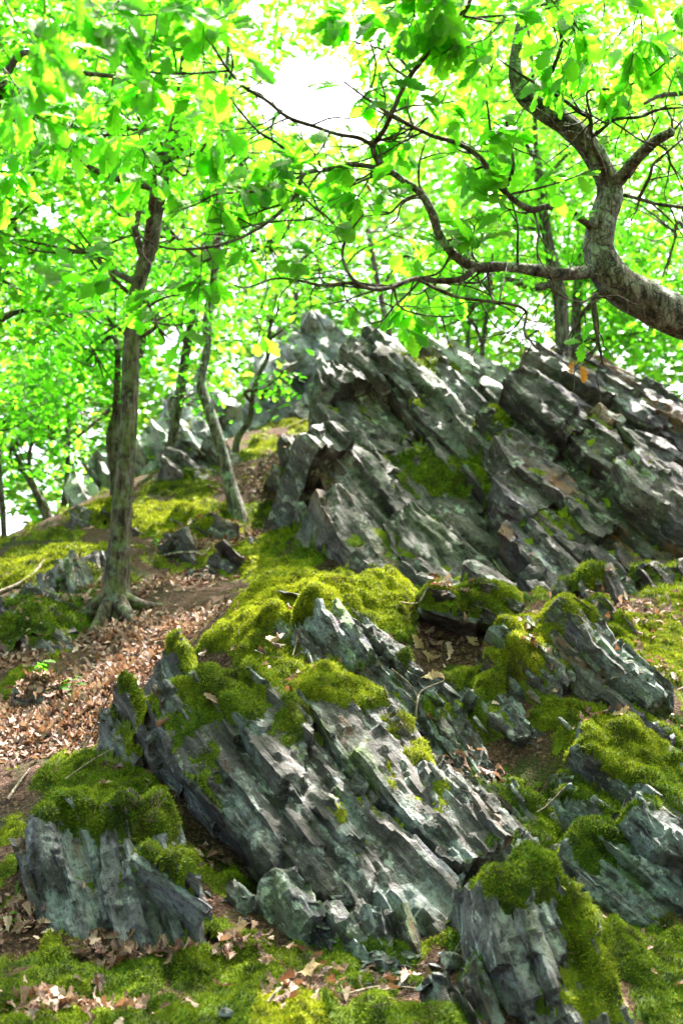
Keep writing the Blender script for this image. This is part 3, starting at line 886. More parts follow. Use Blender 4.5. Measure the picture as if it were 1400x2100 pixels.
ST = np.where(GR == 7, ST * .5, ST)
YE = np.clip(YE + np.where(np.isin(GR, (0, 3, 9, 10)), .18, 0), 0, 1)

RD = unit((0.0, -0.62, 0.78))
E1 = np.array((1.0, 0, 0))
E2 = np.cross(RD, E1)
if E2[1] < 0:
    E2 = -E2


BARE = [(150, 1480, 5.5, 150, 70), (270, 1375, 6.1, 130, 60), (330, 1310, 6.6, 110, 45), (370, 1200, 7.6, 90, 60), (470, 1110, 8.8, 60, 20), (830, 1960, 4.0, 100, 35), (560, 1850, 4.1, 120, 40), (960, 1590, 4.85, 50, 25), (80, 1930, 3.9, 60, 30)]


def blur(h, ok, it):
    for _ in range(it):
        acc, wt = h.copy(), np.ones_like(h)
        for ax, s in ((0, 1), (0, -1), (1, 1), (1, -1)):
            n = np.roll(h, s, ax)
            w = (np.abs(n - h) < 0.10).astype(float)
            acc += w * n
            wt += w
        h = acc / wt
    return h


moss_parts = {}
BV2, BF2, bo = [BVa], [BFa], len(BVa)


def moss_zone(x0, x1, s0, s1, step, dens, bl, bw, thick):
    global bo
    us = np.arange(x0, x1, step)
    ss = np.arange(s0, s1, step)
    H = np.full((len(ss), len(us)), -9.0)
    rd = Vector(-RD)
    for i, s in enumerate(ss):
        for j, u in enumerate(us):
            o = E1 * u + E2 * s + RD * 6.0
            hit = bvh.ray_cast(Vector(o), rd, 14.0)
            if hit[0] is not None:
                H[i, j] = 6.0 - hit[3]
    ok = H > -8
    U, S_ = np.meshgrid(us, ss)
    Hs = blur(H, ok, 3)
    pos0 = E1 * U[..., None] + E2 * S_[..., None] + RD * Hs[..., None]
    nrm = np.cross(np.gradient(pos0, axis=1), np.gradient(pos0, axis=0))
    nrm /= np.linalg.norm(nrm, axis=-1, keepdims=True) + 1e-9
    sg = np.sign((nrm @ RD))[..., None]
    nrm = nrm * sg
    p = pos0.reshape(-1, 3)
    up = nrm.reshape(-1, 3)[:, 2]
    inf = np.zeros((len(p), len(MR)))
    for k in range(len(MR)):
        d = ((p[:, 0] - MC[k, 0]) / RX[k]) ** 2 + ((p[:, 2] - MC[k, 2]) / RZ[k]) ** 2 * 0.9 + ((p[:, 1] - MC[k, 1]) / (RZ[k] * 1.6 + 0.25)) ** 2
        inf[:, k] = ST[k] * np.clip(1.35 - d, -1, 1)
    best = inf.argmax(1)
    m = np.maximum(inf.max(1), -0.22)
    for (a, b, c, rx, ry) in BARE:
        cc = at(a, b, c)
        dd2 = ((p[:, 0] - cc[0]) / (rx * pxm(c))) ** 2 + ((p[:, 1] - cc[1]) / (ry * pxm(c) * 2.4)) ** 2
        m = m - 0.8 * np.clip(1.4 - dd2, 0, 1)
    nz = fbm(p * 4.5, 41, 4)
    nf = vnoise(p * 22, 43)
    tr_ = fbm(p * (11, 7, 2.6), 47, 3)
    mask = m + 0.8 * (up - 0.45) + 0.7 * nz + 0.5 * tr_ + 0.3 * nf - 0.2
    mask = np.where(up < 0.02, mask - 0.5, mask)
    c1, d1 = facets(p[:, 0] / 0.11 + 0.6 * nz, (p[:, 1] + p[:, 2]) / 0.11, 77)
    c2, d2 = facets(p[:, 0] / 0.05, (p[:, 1] + p[:, 2] * 0.7) / 0.05 + nz, 78)
    lump = np.clip(1 - d1 * 1.15, 0, 1) * 0.65 + np.clip(1 - d2 * 1.1, 0, 1) * 0.35 + 0.55 * nz + 0.3 * tr_
    t = sstep(0.0, 1.0, mask)
    off = t * thick * (0.35 + 1.25 * lump) - 0.008 + 0.006 * nf * t
    q = p + (nrm.reshape(-1, 3) * 0.6 + np.array((0, 0, 0.5))) * off[:, None]
    ns_, nu = H.shape
    ii = (np.arange(ns_ - 1)[:, None] * nu + np.arange(nu - 1)[None]).ravel()
    F = np.stack([ii, ii + 1, ii + nu + 1, ii + nu], 1)
    hv = H.ravel()
    hq = hv[F]
    good = (ok.ravel()[F].all(1)) & ((hq.max(1) - hq.min(1)) < step * 5.5) & (mask[F].max(1) > 0.02)
    F = F[good]
    yl = np.clip((inf * 0 + YE[None])[np.arange(len(p)), best] + 0.35 * fbm(p * 2.7, 51, 2) + 0.2 * c1, 0, 1)
    us_ = np.unique(F)
    rm = np.full(len(q), -1)
    rm[us_] = np.arange(len(us_))
    BV2.append(q[us_])
    BF2.append(rm[F] + bo)
    bo += len(us_)
    fg = GR[best[F[:, 0]]]
    for g in np.unique(fg):
        FF = F[fg == g]
        u_ = np.unique(FF)
        rm = np.full(len(q), -1)
        rm[u_] = np.arange(len(u_))
        V = q[u_]
        quads = rm[FF]
        # little shoots
        a, b, c, d = (q[FF[:, k]] for k in range(4))
        nn = np.cross(c - a, d - b)
        ar = np.linalg.norm(nn, axis=1) / 2
        nn /= (2 * ar[:, None] + 1e-12)
        nn *= np.sign(nn @ RD)[:, None]
        tm = t[FF].mean(1)
        cnt = rng.poisson(np.minimum(ar, 4 * step * step) * dens * (0.25 + 0.75 * tm) * (mask[FF].mean(1) > 0.1))
        fi = np.repeat(np.arange(len(FF)), cnt)
        n = len(fi)
        r1, r2 = rng.random((2, n, 1))
        bp = (a[fi] * (1 - r1) + b[fi] * r1) * (1 - r2) + (d[fi] * (1 - r1) + c[fi] * r1) * r2
        dr = nn[fi] * 0.8 + rng.normal(0, 0.55, (n, 3)) + np.array((0, -0.12, 0.15))
        dr /= np.linalg.norm(dr, axis=1, keepdims=True)
        sd = np.cross(dr, rng.normal(0, 1, (n, 3)))
        sd /= np.linalg.norm(sd, axis=1, keepdims=True) + 1e-9
        ln = bl * rng.uniform(0.5, 1.4, (n, 1))
        w = bw * rng.uniform(0.6, 1.3, (n, 1))
        k1, k2 = bp - sd * w / 2, bp + sd * w / 2
        tip = bp + dr * ln
        base = len(V)
        T = base + np.arange(n * 3).reshape(n, 3)
        BVt = np.stack([k1, k2, tip], 1).reshape(-1, 3)
        rt = rng.random(n)
        tint = np.concatenate([np.full(len(V), 0.12), (rt[:, None] * 0.6 + np.array([0.05, 0.05, 0.45])).ravel()])
        yy = np.concatenate([yl[u_], np.repeat(yl[FF[fi, 0]], 3)])
        moss_parts.setdefault(int(g), []).append((np.concatenate([V, BVt]), quads, T, tint, yy))


moss_zone(-1.75, 2.0, 2.6, 6.75, 0.0145, 60000, 0.0125, 0.0042, 0.034)
moss_zone(-3.5, 2.9, 6.75, 14.6, 0.030, 11000, 0.024, 0.009, 0.045)
nt = 0
for g in sorted(moss_parts):
    vs, qs, ts, ti, ye, o = [], [], [], [], [], 0
    for V, Q, T, tint, yy in moss_parts[g]:
        vs.append(V)
        qs.append(Q + o)
        ts.append(T + o)
        ti.append(tint)
        ye.append(yy)
        o += len(V)
    me = mk_mesh('moss', np.concatenate(vs), [np.concatenate(qs), np.concatenate(ts)], M_MOSS, attrs={'tint': np.concatenate(ti), 'yellow': np.concatenate(ye)})
    tag(link('moss', me), MN[g], 'moss', kind='stuff')
    nt += sum(len(x) for x in ts) + 2 * sum(len(x) for x in qs)
print('MOSS tris', nt)
bvh2 = BVHTree.FromPolygons(np.concatenate(BV2).tolist(), np.concatenate(BF2).tolist(), all_triangles=False)

# ------------------------------------------------------------------ leaf shapes (unit length along x, width along y)
_ST = [(0.0, .012, .0), (.09, .02, .0), (.16, .085, .0), (.235, .16, .02), (.30, .10, .0), (.41, .235, .035), (.48, .15, .0), (.60, .31, .04), (.675, .20, .0), (.78, .285, .035), (.85, .185, .0), (.93, .16, .02), (1.0, .01, 0)]
_ST_MID = [(0.0, .015, 0), (.2, .14, 0), (.32, .09, 0), (.5, .27, .02), (.62, .17, 0), (.8, .27, 0), (1.0, .02, 0)]
_ST_LOW = [(0.0, .02, 0), (.33, .17, 0), (.7, .29, 0), (1.0, .02, 0)]


def leaf_tmpl(st, fold, curl, wave, seed=0, twist=0.0):
    r_ = np.random.default_rng(seed)
    V = []
    for i, (s, w, adv) in enumerate(st):
        wl, wr = w * r_.uniform(0.8, 1.15), w * r_.uniform(0.8, 1.15)
        zc = -curl * s * s
        wv = wave * math.sin(s * 9 + seed)
        a = twist * s
        for y, zz in ((-wl, fold * wl + wv * wl * 3), (0, 0), (wr, fold * wr - wv * wr * 3)):
            V.append((s + (adv if y else 0), y * math.cos(a) - zz * math.sin(a), zc + zz * math.cos(a) + y * math.sin(a)))
    F = []
    for i in range(len(st) - 1):
        a = i * 3
        F += [(a, a + 3, a + 4, a + 1), (a + 1, a + 4, a + 5, a + 2)]
    return np.array(V), np.array(F)


NEAR = [leaf_tmpl(_ST, f, c, w, k) for k, (f, c, w) in enumerate([(.25, .25, .03), (.35, .1, .05), (.1, .4, .04), (-.1, .3, .06), (.3, .5, .03), (.15, .15, .07)])]
MIDL = [leaf_tmpl(_ST_MID, .25, .25, .03, k) for k in range(3)]
LOWL = [leaf_tmpl(_ST_LOW, .25, .2, .0, k) for k in range(2)]
DIA = [(np.array([(0, 0, 0), (.55, .30, .06), (1, 0, -.06), (.55, -.30, .06)], float), np.array([(0, 1, 2, 3)]))]
DRYT = [leaf_tmpl(_ST, f, c, w, k + 20, tw) for k, (f, c, w, tw) in enumerate([(.9, .3, .12, .5), (-.8, -.3, .15, -.6), (.5, -.6, .15, .9), (1.3, .5, .1, 0), (-.3, .5, .2, 1.2), (.2, -.2, .18, -.3), (1.6, -.2, .1, .4), (.6, .8, .12, -.9)])]
DRYL = [leaf_tmpl(_ST_MID, f, c, .12, k + 40, tw) for k, (f, c, tw) in enumerate([(.9, .3, .5), (-.8, -.3, -.6), (.5, -.6, .9), (.2, .3, -.4)])]


def frames(dirs, nrms):
    x = dirs / (np.linalg.norm(dirs, axis=1, keepdims=True) + 1e-9)
    y = np.cross(nrms, x)
    y /= np.linalg.norm(y, axis=1, keepdims=True) + 1e-9
    z = np.cross(x, y)
    return np.stack([x, y, z], 2)            # columns


def leaf_cloud(pos, dirs, nrms, size, tmpls, tint):
    """many leaves as one vertex and face set"""
    Fm = frames(dirs, nrms)
    which = rng.integers(0, len(tmpls), len(pos))
    Vs, Fs, Ts, o = [], [], [], 0
    for k, (tv, tf) in enumerate(tmpls):
        s = which == k
        n = s.sum()
        if not n:
            continue
        v = np.einsum('nij,mj->nmi', Fm[s], tv) * size[s][:, None, None] + pos[s][:, None]
        Vs.append(v.reshape(-1, 3))
        Fs.append((tf[None] + (np.arange(n) * len(tv))[:, None, None]).reshape(-1, tf.shape[1]) + o)
        Ts.append(np.repeat(tint[s], len(tv)))
        o += n * len(tv)
    return np.concatenate(Vs), np.concatenate(Fs), np.concatenate(Ts)


def catmull(P, n):
    P = np.asarray(P, float)
    if len(P) == 2:
        t = np.linspace(0, 1, n)[:, None]
        return P[0] * (1 - t) + P[1] * t
    Q = np.concatenate([[2 * P[0] - P[1]], P, [2 * P[-1] - P[-2]]])
    u = np.linspace(0, len(P) - 1 - 1e-6, n)
    i = u.astype(int)
    t = (u - i)[:, None]
    a, b, c, d = Q[i], Q[i + 1], Q[i + 2], Q[i + 3]
    return 0.5 * (2 * b + (c - a) * t + (2 * a - 5 * b + 4 * c - d) * t * t + (3 * b - a - 3 * c + d) * t ** 3)


def tube(P, rad, segs=8, n=None, bark=0.0, seed=0, cap=True):
    P = np.asarray(P, float)
    ln = np.linalg.norm(np.diff(P, axis=0), axis=1).sum()
    rad = np.asarray(rad, float)
    if n is None:
        n = max(3, min(220, int(ln / (rad.mean() * (0.45 if segs > 20 else 1.1) + 0.006))))
    pr = catmull(np.concatenate([P, rad[:, None]], 1), n)
    C, r = pr[:, :3], np.maximum(pr[:, 3], 0.0006)
    T = np.gradient(C, axis=0)
    T /= np.linalg.norm(T, axis=1, keepdims=True) + 1e-12
    u = np.cross(T[0], (0.31, 0.17, 0.93))
    if np.linalg.norm(u) < 0.1:
        u = np.cross(T[0], (1, 0, 0))
    u = unit(u)
    ang = np.linspace(0, 2 * math.pi, segs, endpoint=False)
    V = np.zeros((n, segs, 3))
    for i in range(n):
        u = unit(u - T[i] * (u @ T[i]))
        w = np.cross(T[i], u)
        V[i] = C[i] + r[i] * (np.cos(ang)[:, None] * u + np.sin(ang)[:, None] * w)
    if bark:
        al = np.concatenate([[0], np.cumsum(np.linalg.norm(np.diff(C, axis=0), axis=1))])
        AA, LL = np.meshgrid(ang, al)
        q = np.stack([np.cos(AA) * 2.2, np.sin(AA) * 2.2, LL / (r.mean() * 4)], -1).reshape(-1, 3)
        d = 0.9 * fbm(q * (1.6, 1.6, 1), seed, 3) + 0.5 * vnoise(q * (4, 4, 2.0), seed + 4) + 0.8 * vnoise(np.stack([0 * q[:, 0], 0 * q[:, 0], q[:, 2] * 0.5], 1), seed + 8)
        V += ((V - C[:, None]) * (bark * d.reshape(n, segs, 1)))
    V = V.reshape(-1, 3)
    a = np.arange(n - 1)[:, None] * segs
    j = np.arange(segs)[None]
    k = (j + 1) % segs
    F = np.stack([a + j, a + k, a + segs + k, a + segs + j], -1).reshape(-1, 4)
    if cap:
        V = np.concatenate([V, [C[-1] + T[-1] * r[-1] * 0.6], [C[0]]])
        tip = len(V) - 2
        l0 = (n - 1) * segs
        jj = np.arange(segs)
        kk = (jj + 1) % segs
        F = np.concatenate([F, np.stack([l0 + jj, l0 + kk, np.full(segs, tip), np.full(segs, tip)], 1)[:, [0, 1, 2, 2]]]) if False else F
        capf = np.stack([l0 + jj, l0 + kk, np.full(segs, tip)], 1)
        return V, F, capf, C, r, T
    return V, F, np.zeros((0, 3), int), C, r, T


def tube_obj(name, P, rad, mat, parent=None, org=(0, 0, 0), **kw):
    V, F, cf, C, r, T = tube(P, rad, **kw)
    me = mk_mesh(name, V - np.asarray(org), [F, cf], mat)
    return link(name, me, parent), C, r, T


def multi_tube(name, lst, mat, parent=None, org=(0, 0, 0), segs=5):
    Vs, Fs, Cs, o = [], [], [], 0
    for P, rad in lst:
        V, F, cf, *_ = tube(P, rad, segs=segs, n=max(3, len(P) * 3))
        Vs.append(V)
        Fs.append(F + o)
        Cs.append(cf + o)
        o += len(V)
    if not Vs:
        return None
    me = mk_mesh(name, np.concatenate(Vs) - np.asarray(org), [np.concatenate(Fs), np.concatenate(Cs)], mat)
    ob = link(name, me, parent)
    ob['kind'] = 'stuff'
    return ob


# gaps in the canopy: bright openings to the sky and the sun flecks on the ground
SKY_GAPS = [(630, 190, 110, 85), (715, 235, 70, 50), (735, 80, 45, 45), (510, 20, 40, 25), (20, 1090, 55, 50), (560, 200, 45, 40), (850, 190, 40, 35), (350, 700, 40, 30), (110, 440, 35, 25), (1000, 400, 30, 25), (60, 930, 40, 25)]
FLECKS = [(130, 1475, 5.5, .48), (60, 1500, 5.4, .3), (230, 1400, 6, .35), (310, 1345, 6.3, .3), (350, 1060, 9.4, .4), (240, 1050, 9.6, .3), (520, 1060, 9.4, .25), (600, 1200, 5.2, .32), (480, 1265, 5.1, .25), (850, 1175, 5.9, .28), (740, 1190, 5.5, .28), (1060, 1335, 5.1, .16),
          (868, 1530, 4.4, .1), (1000, 760, 9.7, .55), (930, 700, 9.6, .3), (900, 780, 9, .5), (1130, 850, 8.9, .22), (1250, 1010, 8.3, .2), (780, 850, 8.7, .25), (880, 880, 8.6, .16), (1180, 1000, 8.2, .14), (720, 760, 9, .2), (1340, 900, 9, .25), (600, 1560, 4.3, .08), (1330, 1440, 5.2, .12), (1080, 1900, 3.7, .07), (700, 1330, 5, .08), (1380, 1390, 5.6, .15), (1330, 1290, 6.1, .15), (60, 1180, 8, .5), (540, 1165, 7.8, .2), (430, 830, 13, 1.6), (620, 720, 13.6, 1.3), (560, 940, 11.3, .5), (220, 960, 11.5, .7), (1250, 1540, 4.7, .12), (760, 1430, 4.6, .08), (570, 2095, 3.3, .1), (1340, 760, 9, .4), (1100, 1280, 5.3, .08)]
FC = np.array([at(a, b, c) for a, b, c, _ in FLECKS])
FR = np.array([f[3] for f in FLECKS])


def canopy_keep(p, soft=True):
    keep = np.ones(len(p), bool)
    px, py = to_px(p)
    jx = rng.normal(0, 12, len(p))
    for a, b, c, d in SKY_GAPS:
        keep &= ((px + jx - a) / c) ** 2 + ((py + jx - b) / d) ** 2 > 1
    for c, r in zip(FC, FR):
        v = p - c
        s = v @ SUN_DIR
        d = np.linalg.norm(v - s[:, None] * SUN_DIR, axis=1)
        keep &= ~((d < r) & (s > 0))
    return keep


def clumps(cen, rad, nl, per=14, sig=0.13):
    """leaf positions in sprays spread through an ellipsoid"""
    nc = max(1, nl // per)
    d = rng.normal(0, 1, (nc, 3))
    d /= np.linalg.norm(d, axis=1, keepdims=True)
    c = np.asarray(cen) + d * (rng.random((nc, 1)) ** 0.45) * np.asarray(rad)
    p = np.repeat(c, per, 0) + rng.normal(0, 1, (nc * per, 3)) * (sig, sig, sig * 0.55)
    return c, p


def leaf_dirs(n, droop=0.25, face=0.35):
    a = rng.uniform(0, 2 * math.pi, n)
    d = np.stack([np.cos(a), np.sin(a), rng.normal(-droop, 0.25, n)], 1)
    nr = np.stack([rng.normal(0, .4, n), rng.normal(-face, .4, n), np.abs(rng.normal(.8, .3, n))], 1)
    return d, nr


def tree(name, label, path, crowns, mat, group='trees on the slope', cat='tree', top=None, tm=MIDL, lmat=None, size=0.09, bark=0.07, twigs=6, sig=0.13, segs=12, extra=(), roots=0):
    P = [at(a, b, c) for a, b, c, w in path]
    rad = [w * 0.5 * pxm(c) for a, b, c, w in path]
    if top is not None:
        for (dx, dy, dz, rr) in top:
            P.append(P[-1] + np.array((dx, dy, dz)))
            rad.append(rr)
    P = np.array(P)
    d0 = unit(P[0] - P[1])
    gz = float(ground_z([P[0][0]], [P[0][1]])[0])
    Pb = np.array((P[0][0], P[0][1], min(P[0][2], gz) - 0.12))
    P2 = np.concatenate([[Pb], P])
    rad2 = np.concatenate([[rad[0] * 1.35], rad])
    root = thing(name, label, cat, P[0], group)
    tr, C, r, T = tube_obj('trunk', P2, rad2, mat, root, P[0], segs=segs, bark=bark, seed=len(label))
    for k in range(roots):
        an = 6.28 * k / roots + rng.uniform(-.4, .4)
        e = P[0] + np.array((math.cos(an), math.sin(an), 0)) * rng.uniform(.28, .5)
        e[2] = float(ground_z([e[0]], [e[1]])[0]) - .02
        mi = P[0] * .5 + e * .5
        mi[2] = float(ground_z([mi[0]], [mi[1]])[0]) + .035
        tube_obj('root', [P[0] + np.array((0, 0, .16)), mi, e], [rad[0] * .55, rad[0] * .34, .012], mat, root, P[0], segs=9, bark=.1, seed=k)
    br = []
    for (bp, brd) in extra:
        tube_obj('branch', [at(a, b, c) for a, b, c in bp], [w * 0.5 * pxm(bp[0][2]) for w in brd], M_BARK_BR, root, P[0], segs=7, bark=0.06, seed=3)
    Ls = []
    for (cen, rd, nl) in crowns:
        cen = at(*cen) if len(cen) == 3 else np.array(cen[:3])
        i = np.argmin(np.linalg.norm(C + np.array((0, 0, .4)) - cen, axis=1) + np.where(np.arange(len(C)) < len(C) * 0.35, 3, 0))
        st = C[i]
        mid = (st + cen) / 2 + rng.normal(0, .12, 3) + np.array((0, 0, .1))
        tube_obj('limb', [st, mid, cen], [min(r[i] * .6, .05), .02, .008], M_BARK_BR, root, P[0], segs=6)
        cc, p = clumps(cen, rd, nl, sig=sig)
        for c in cc[rng.permutation(len(cc))[:twigs]]:
            s = mid * 0.5 + cen * 0.5
            br.append((np.array([s, (s + c) / 2 + rng.normal(0, .07, 3), c]), np.array([.011, .007, .003])))
        p = p[canopy_keep(p)]
        Ls.append(p)
    multi_tube('twigs', br, M_BARK_BR, root, P[0])
    p = np.concatenate(Ls)
    d, nr = leaf_dirs(len(p))
    sz = size * rng.uniform(.65, 1.25, len(p))
    tint = np.clip(rng.normal(.5, .25, len(p)) + 0.25 * fbm(p * 1.3, 61, 2), 0, 1)
    V, F, Tn = leaf_cloud(p, d, nr, sz, tm, tint)
    cr = link('crown', mk_mesh('crown', V - P[0], [F], lmat or M_LEAF, attrs={'tint': Tn}), root)
    cr['kind'] = 'stuff'
    return root, len(F)


tree('oak_tree', 'leaning rough barked oak trunk rising from the slope at left',
     [(232, 1275, 7.2, 74), (240, 1180, 7.2, 50), (250, 1050, 7.2, 39), (262, 900, 7.2, 35), (268, 760, 7.2, 33), (273, 650, 7.2, 31), (288, 570, 7.2, 32), (312, 490, 7.2, 30), (322, 430, 7.2, 28), (345, 320, 7.1, 26), (372, 200, 7.0, 25), (384, 100, 6.9, 27), (392, 30, 6.8, 24), (410, -120, 6.8, 20)],
     [((300, 250, 7.9), (1.0, .6, .5), 800), ((120, 480, 7.6), (.8, .7, .5), 700), ((420, -200, 7.4), (1.7, 1.7, .7), 4200), ((60, -120, 7.6), (1.4, 1.5, .7), 2600), ((100, 250, 7.6), (.9, .8, .5), 900), ((350, 330, 6.5), (.38, .2, .36), 260), ((360, 640, 8.2), (.4, .4, .3), 160), ((700, -420, 7.8), (1.8, 1.6, .8), 4200)],
     M_BARK_M, roots=6, segs=30, bark=.11, extra=[([(262, 600, 7.2), (225, 560, 7.1), (190, 510, 7.0), (148, 455, 6.9)], (9, 7, 5, 2)), ([(300, 545, 7.2), (285, 500, 7.15), (278, 470, 7.1), (285, 435, 7.1)], (18, 16, 14, 12)),
                     ([(290, 690, 7.2), (315, 675, 7.1), (325, 660, 7.1)], (9, 8, 6)), ([(292, 635, 7.2), (340, 610, 7.1), (400, 600, 7.0)], (8, 5, 2))])
tree('slim_tree', 'slim grey tree leaning left above the sunny moss',
     [(486, 1050, 9.5, 36), (470, 990, 9.5, 28), (448, 900, 9.5, 25), (425, 830, 9.5, 22), (412, 785, 9.5, 20), (424, 720, 9.5, 18), (426, 650, 9.5, 20), (440, 560, 9.5, 17), (450, 450, 9.5, 14), (455, 300, 9.6, 11)],
     [((450, 540, 10.2), (.9, .6, .6), 700), ((480, 300, 9.7), (1.2, 1.2, .9), 1500), ((330, 450, 9.7), (.9, .9, .6), 900), ((600, 480, 10), (.9, .9, .5), 700), ((500, -100, 10), (2.2, 2.0, .9), 4500), ((440, 470, 8.9), (.3, .2, .55), 260)], M_BARK_OAK, twigs=10)
tree('sapling', 'thin crooked sapling bending right out of the rocks',
     [(486, 905, 11, 15), (512, 860, 11, 13), (518, 810, 11, 11), (530, 770, 11, 10), (548, 735, 11, 9), (552, 700, 11, 7), (585, 672, 11, 5)],
     [((570, 800, 10.9), (.3, .3, .15), 130), ((560, 640, 11), (.6, .5, .3), 300)], M_BARK_M, group='saplings', twigs=8)
tree('oak_tree', 'greenish trunk tucked right behind the leaning oak trunk',
     [(243, 985, 9.6, 32), (234, 910, 9.6, 33), (240, 860, 9.6, 28), (262, 800, 9.6, 20), (290, 720, 9.6, 14), (300, 600, 9.6, 12)],
     [((200, 640, 9.6), (.9, .9, .6), 900), ((160, 760, 9.6), (.7, .7, .4), 600)], M_BARK_M)
tree('oak_tree', 'dark ivy shaded trunk between the leaning oak and the slim tree',
     [(348, 950, 11.4, 24), (358, 870, 11.4, 22), (372, 790, 11.4, 22), (385, 700, 11.4, 18), (400, 600, 11.4, 14)],
     [((370, 660, 11.3), (.9, .9, .6), 900), ((400, 820, 11.3), (.35, .3, .2), 120), ((280, 560, 11.5), (1, 1, .6), 900)], M_BARK)
tree('young_tree', 'crooked young tree forking at the far left hillside',
     [(108, 1115, 11.5, 22), (98, 1060, 11.5, 20), (75, 1010, 11.5, 17), (55, 975, 11.5, 13), (20, 940, 11.5, 9)],
     [((40, 900, 11.4), (.8, .8, .5), 900), ((130, 880, 11.6), (.7, .7, .5), 800), ((60, 760, 11.6), (1.0, .9, .6), 1200)], M_BARK)
tree('young_tree', 'straight thin tree beside the forking young tree',
     [(120, 1110, 12.0, 14), (132, 1030, 12, 13), (140, 950, 12, 11), (138, 850, 12, 9)],
     [((150, 820, 12), (.8, .8, .6), 900), ((220, 830, 12), (.5, .5, .3), 400)], M_BARK)
tree('young_tree', 'reddish bare thin trunk cut by the left edge',
     [(10, 1160, 9.3, 14), (8, 1080, 9.3, 12), (2, 1000, 9.3, 11), (-8, 900, 9.3, 9)],
     [((-20, 860, 9.3), (.6, .6, .4), 500)], M_BARK)
tree('oak_tree', 'pale straight trunk standing behind the right crag',
     [(1155, 760, 12.5, 36), (1152, 680, 12.5, 33), (1148, 620, 12.5, 32), (1138, 565, 12.5, 30), (1120, 480, 12.5, 24), (1100, 330, 12.5, 20)],
     [((1100, 450, 12.6), (1.3, 1.2, .8), 1400), ((1000, 250, 12.6), (1.5, 1.3, .9), 1700), ((1250, 300, 12.6), (1.4, 1.3, .9), 1600), ((1000, -150, 12.3), (2.6, 2.2, 1.2), 5000)], M_BARK,
     extra=[([(1142, 580, 12.5), (1095, 590, 12.4), (1060, 580, 12.3), (1030, 562, 12.2)], (18, 17, 14, 9))])
tree('oak_tree', 'darker slender trunk close beside the pale trunk behind the crag',
     [(1182, 745, 13.4, 24), (1180, 680, 13.4, 22), (1182, 620, 13.4, 20), (1190, 500, 13.4, 16)],
     [((1220, 560, 13.4), (1.1, 1, .7), 1100), ((1320, 600, 13.4), (1.1, 1, .8), 1400), ((1330, 680, 13), (.7, .7, .3), 500)], M_BARK)
tree('sapling', 'thin dark stem rising straight from the crag top',
     [(988, 750, 11.5, 11), (992, 690, 11.5, 10), (1000, 620, 11.5, 8), (1010, 520, 11.5, 6)],
     [((1000, 560, 11.5), (.6, .6, .4), 400), ((940, 640, 11.5), (.6, .5, .25), 300)], M_BARK, group='saplings')
tree('sapling', 'short leaning stem behind the pale perched block',
     [(958, 705, 12, 10), (962, 660, 12, 9), (955, 600, 12, 7)],
     [((900, 600, 12), (.7, .6, .4), 500)], M_BARK, group='saplings')
tree('oak_tree', 'hazy pale trunk above the distant skyline crag',
     [(588, 760, 15.5, 16), (596, 690, 15.5, 15), (604, 630, 15.5, 13), (612, 540, 15.5, 11)],
     [((620, 560, 15.5), (1.3, 1.2, .8), 1300), ((720, 420, 15.5), (1.5, 1.2, 1), 1500)], M_BARK)
tree('oak_tree', 'thin leaning trunk seen in the gap above the tall crag',
     [(798, 690, 14.5, 13), (785, 630, 14.5, 12), (768, 550, 14.5, 11), (755, 470, 14.5, 9)],
     [((760, 480, 14.5), (1.2, 1.1, .8), 1100), ((850, 520, 14.5), (1, 1, .6), 800)], M_BARK)
# canopy trees whose stems stand beside the view
tree('oak_tree', 'tall oak whose leafy crown hangs over the upper right corner',
     [(1450, 900, 9.6, 26), (1445, 600, 9.6, 24), (1440, 400, 9.6, 22), (1435, 250, 9.6, 20), (1430, 100, 9.5, 18), (1420, -100, 9.5, 16)],
     [((1300, -250, 9.5), (2.0, 2.2, .9), 5200), ((1000, -330, 9.0), (1.9, 1.8, .8), 4200), ((1380, 500, 10), (.9, 1, .9), 1000), ((1330, 100, 10), (1.0, 1, .7), 1200)], M_BARK,
     extra=[([(1436, 190, 9.6), (1360, 195, 9.5), (1320, 212, 9.4)], (13, 11, 8))])
tree('oak_tree', 'dark limbed oak reaching in from the left edge',
     [(-60, 1100, 8.0, 46), (-70, 700, 8.0, 40), (-60, 450, 8.0, 34), (-30, 300, 8.0, 26), (-40, 100, 8, 20)],
     [((-100, 200, 8.0), (1.0, 1.0, .7), 1500), ((150, 650, 8.6), (.8, .8, .5), 700), ((20, 560, 8), (.7, .7, .5), 700), ((-150, -250, 7.6), (1.8, 2, .8), 3500)], M_BARK,
     extra=[([(-30, 290, 8.0), (30, 272, 7.9), (100, 265, 7.8), (140, 275, 7.8), (185, 282, 7.7), (235, 274, 7.7)], (16, 14, 12, 12, 9, 6)),
            ([(-30, 500, 8), (0, 470, 7.9), (30, 450, 7.9), (62, 420, 7.9)], (12, 10, 8, 4)), ([(-40, 380, 8), (10, 420, 7.9), (32, 470, 7.9), (62, 520, 7.9), (95, 480, 8)], (10, 9, 8, 7, 3)),
            ([(-32, 300, 8.0), (-5, 215, 7.8), (10, 165, 7.4), (28, 128, 7.0), (52, 108, 6.8), (85, 123, 6.7), (130, 145, 6.6), (200, 153, 6.5), (262, 160, 6.4)], (17, 17, 16, 14, 12, 12, 11, 9, 6))])

# far wood beyond the rocks, one mass of sunlit leaves
N = 230000
p = np.stack([rng.uniform(-10, 9.5, N), rng.uniform(14.5, 25, N), rng.uniform(2.0, 17.5, N)], 1)
dn = fbm(p * 0.55, 71, 3) + 0.25 * vnoise(p * 2.2, 75)
p = p[dn > -0.30]
p = p[(p[:, 2] > ground_z(p[:, 0], p[:, 1], False) + 0.5)]
p = p[canopy_keep(p)]
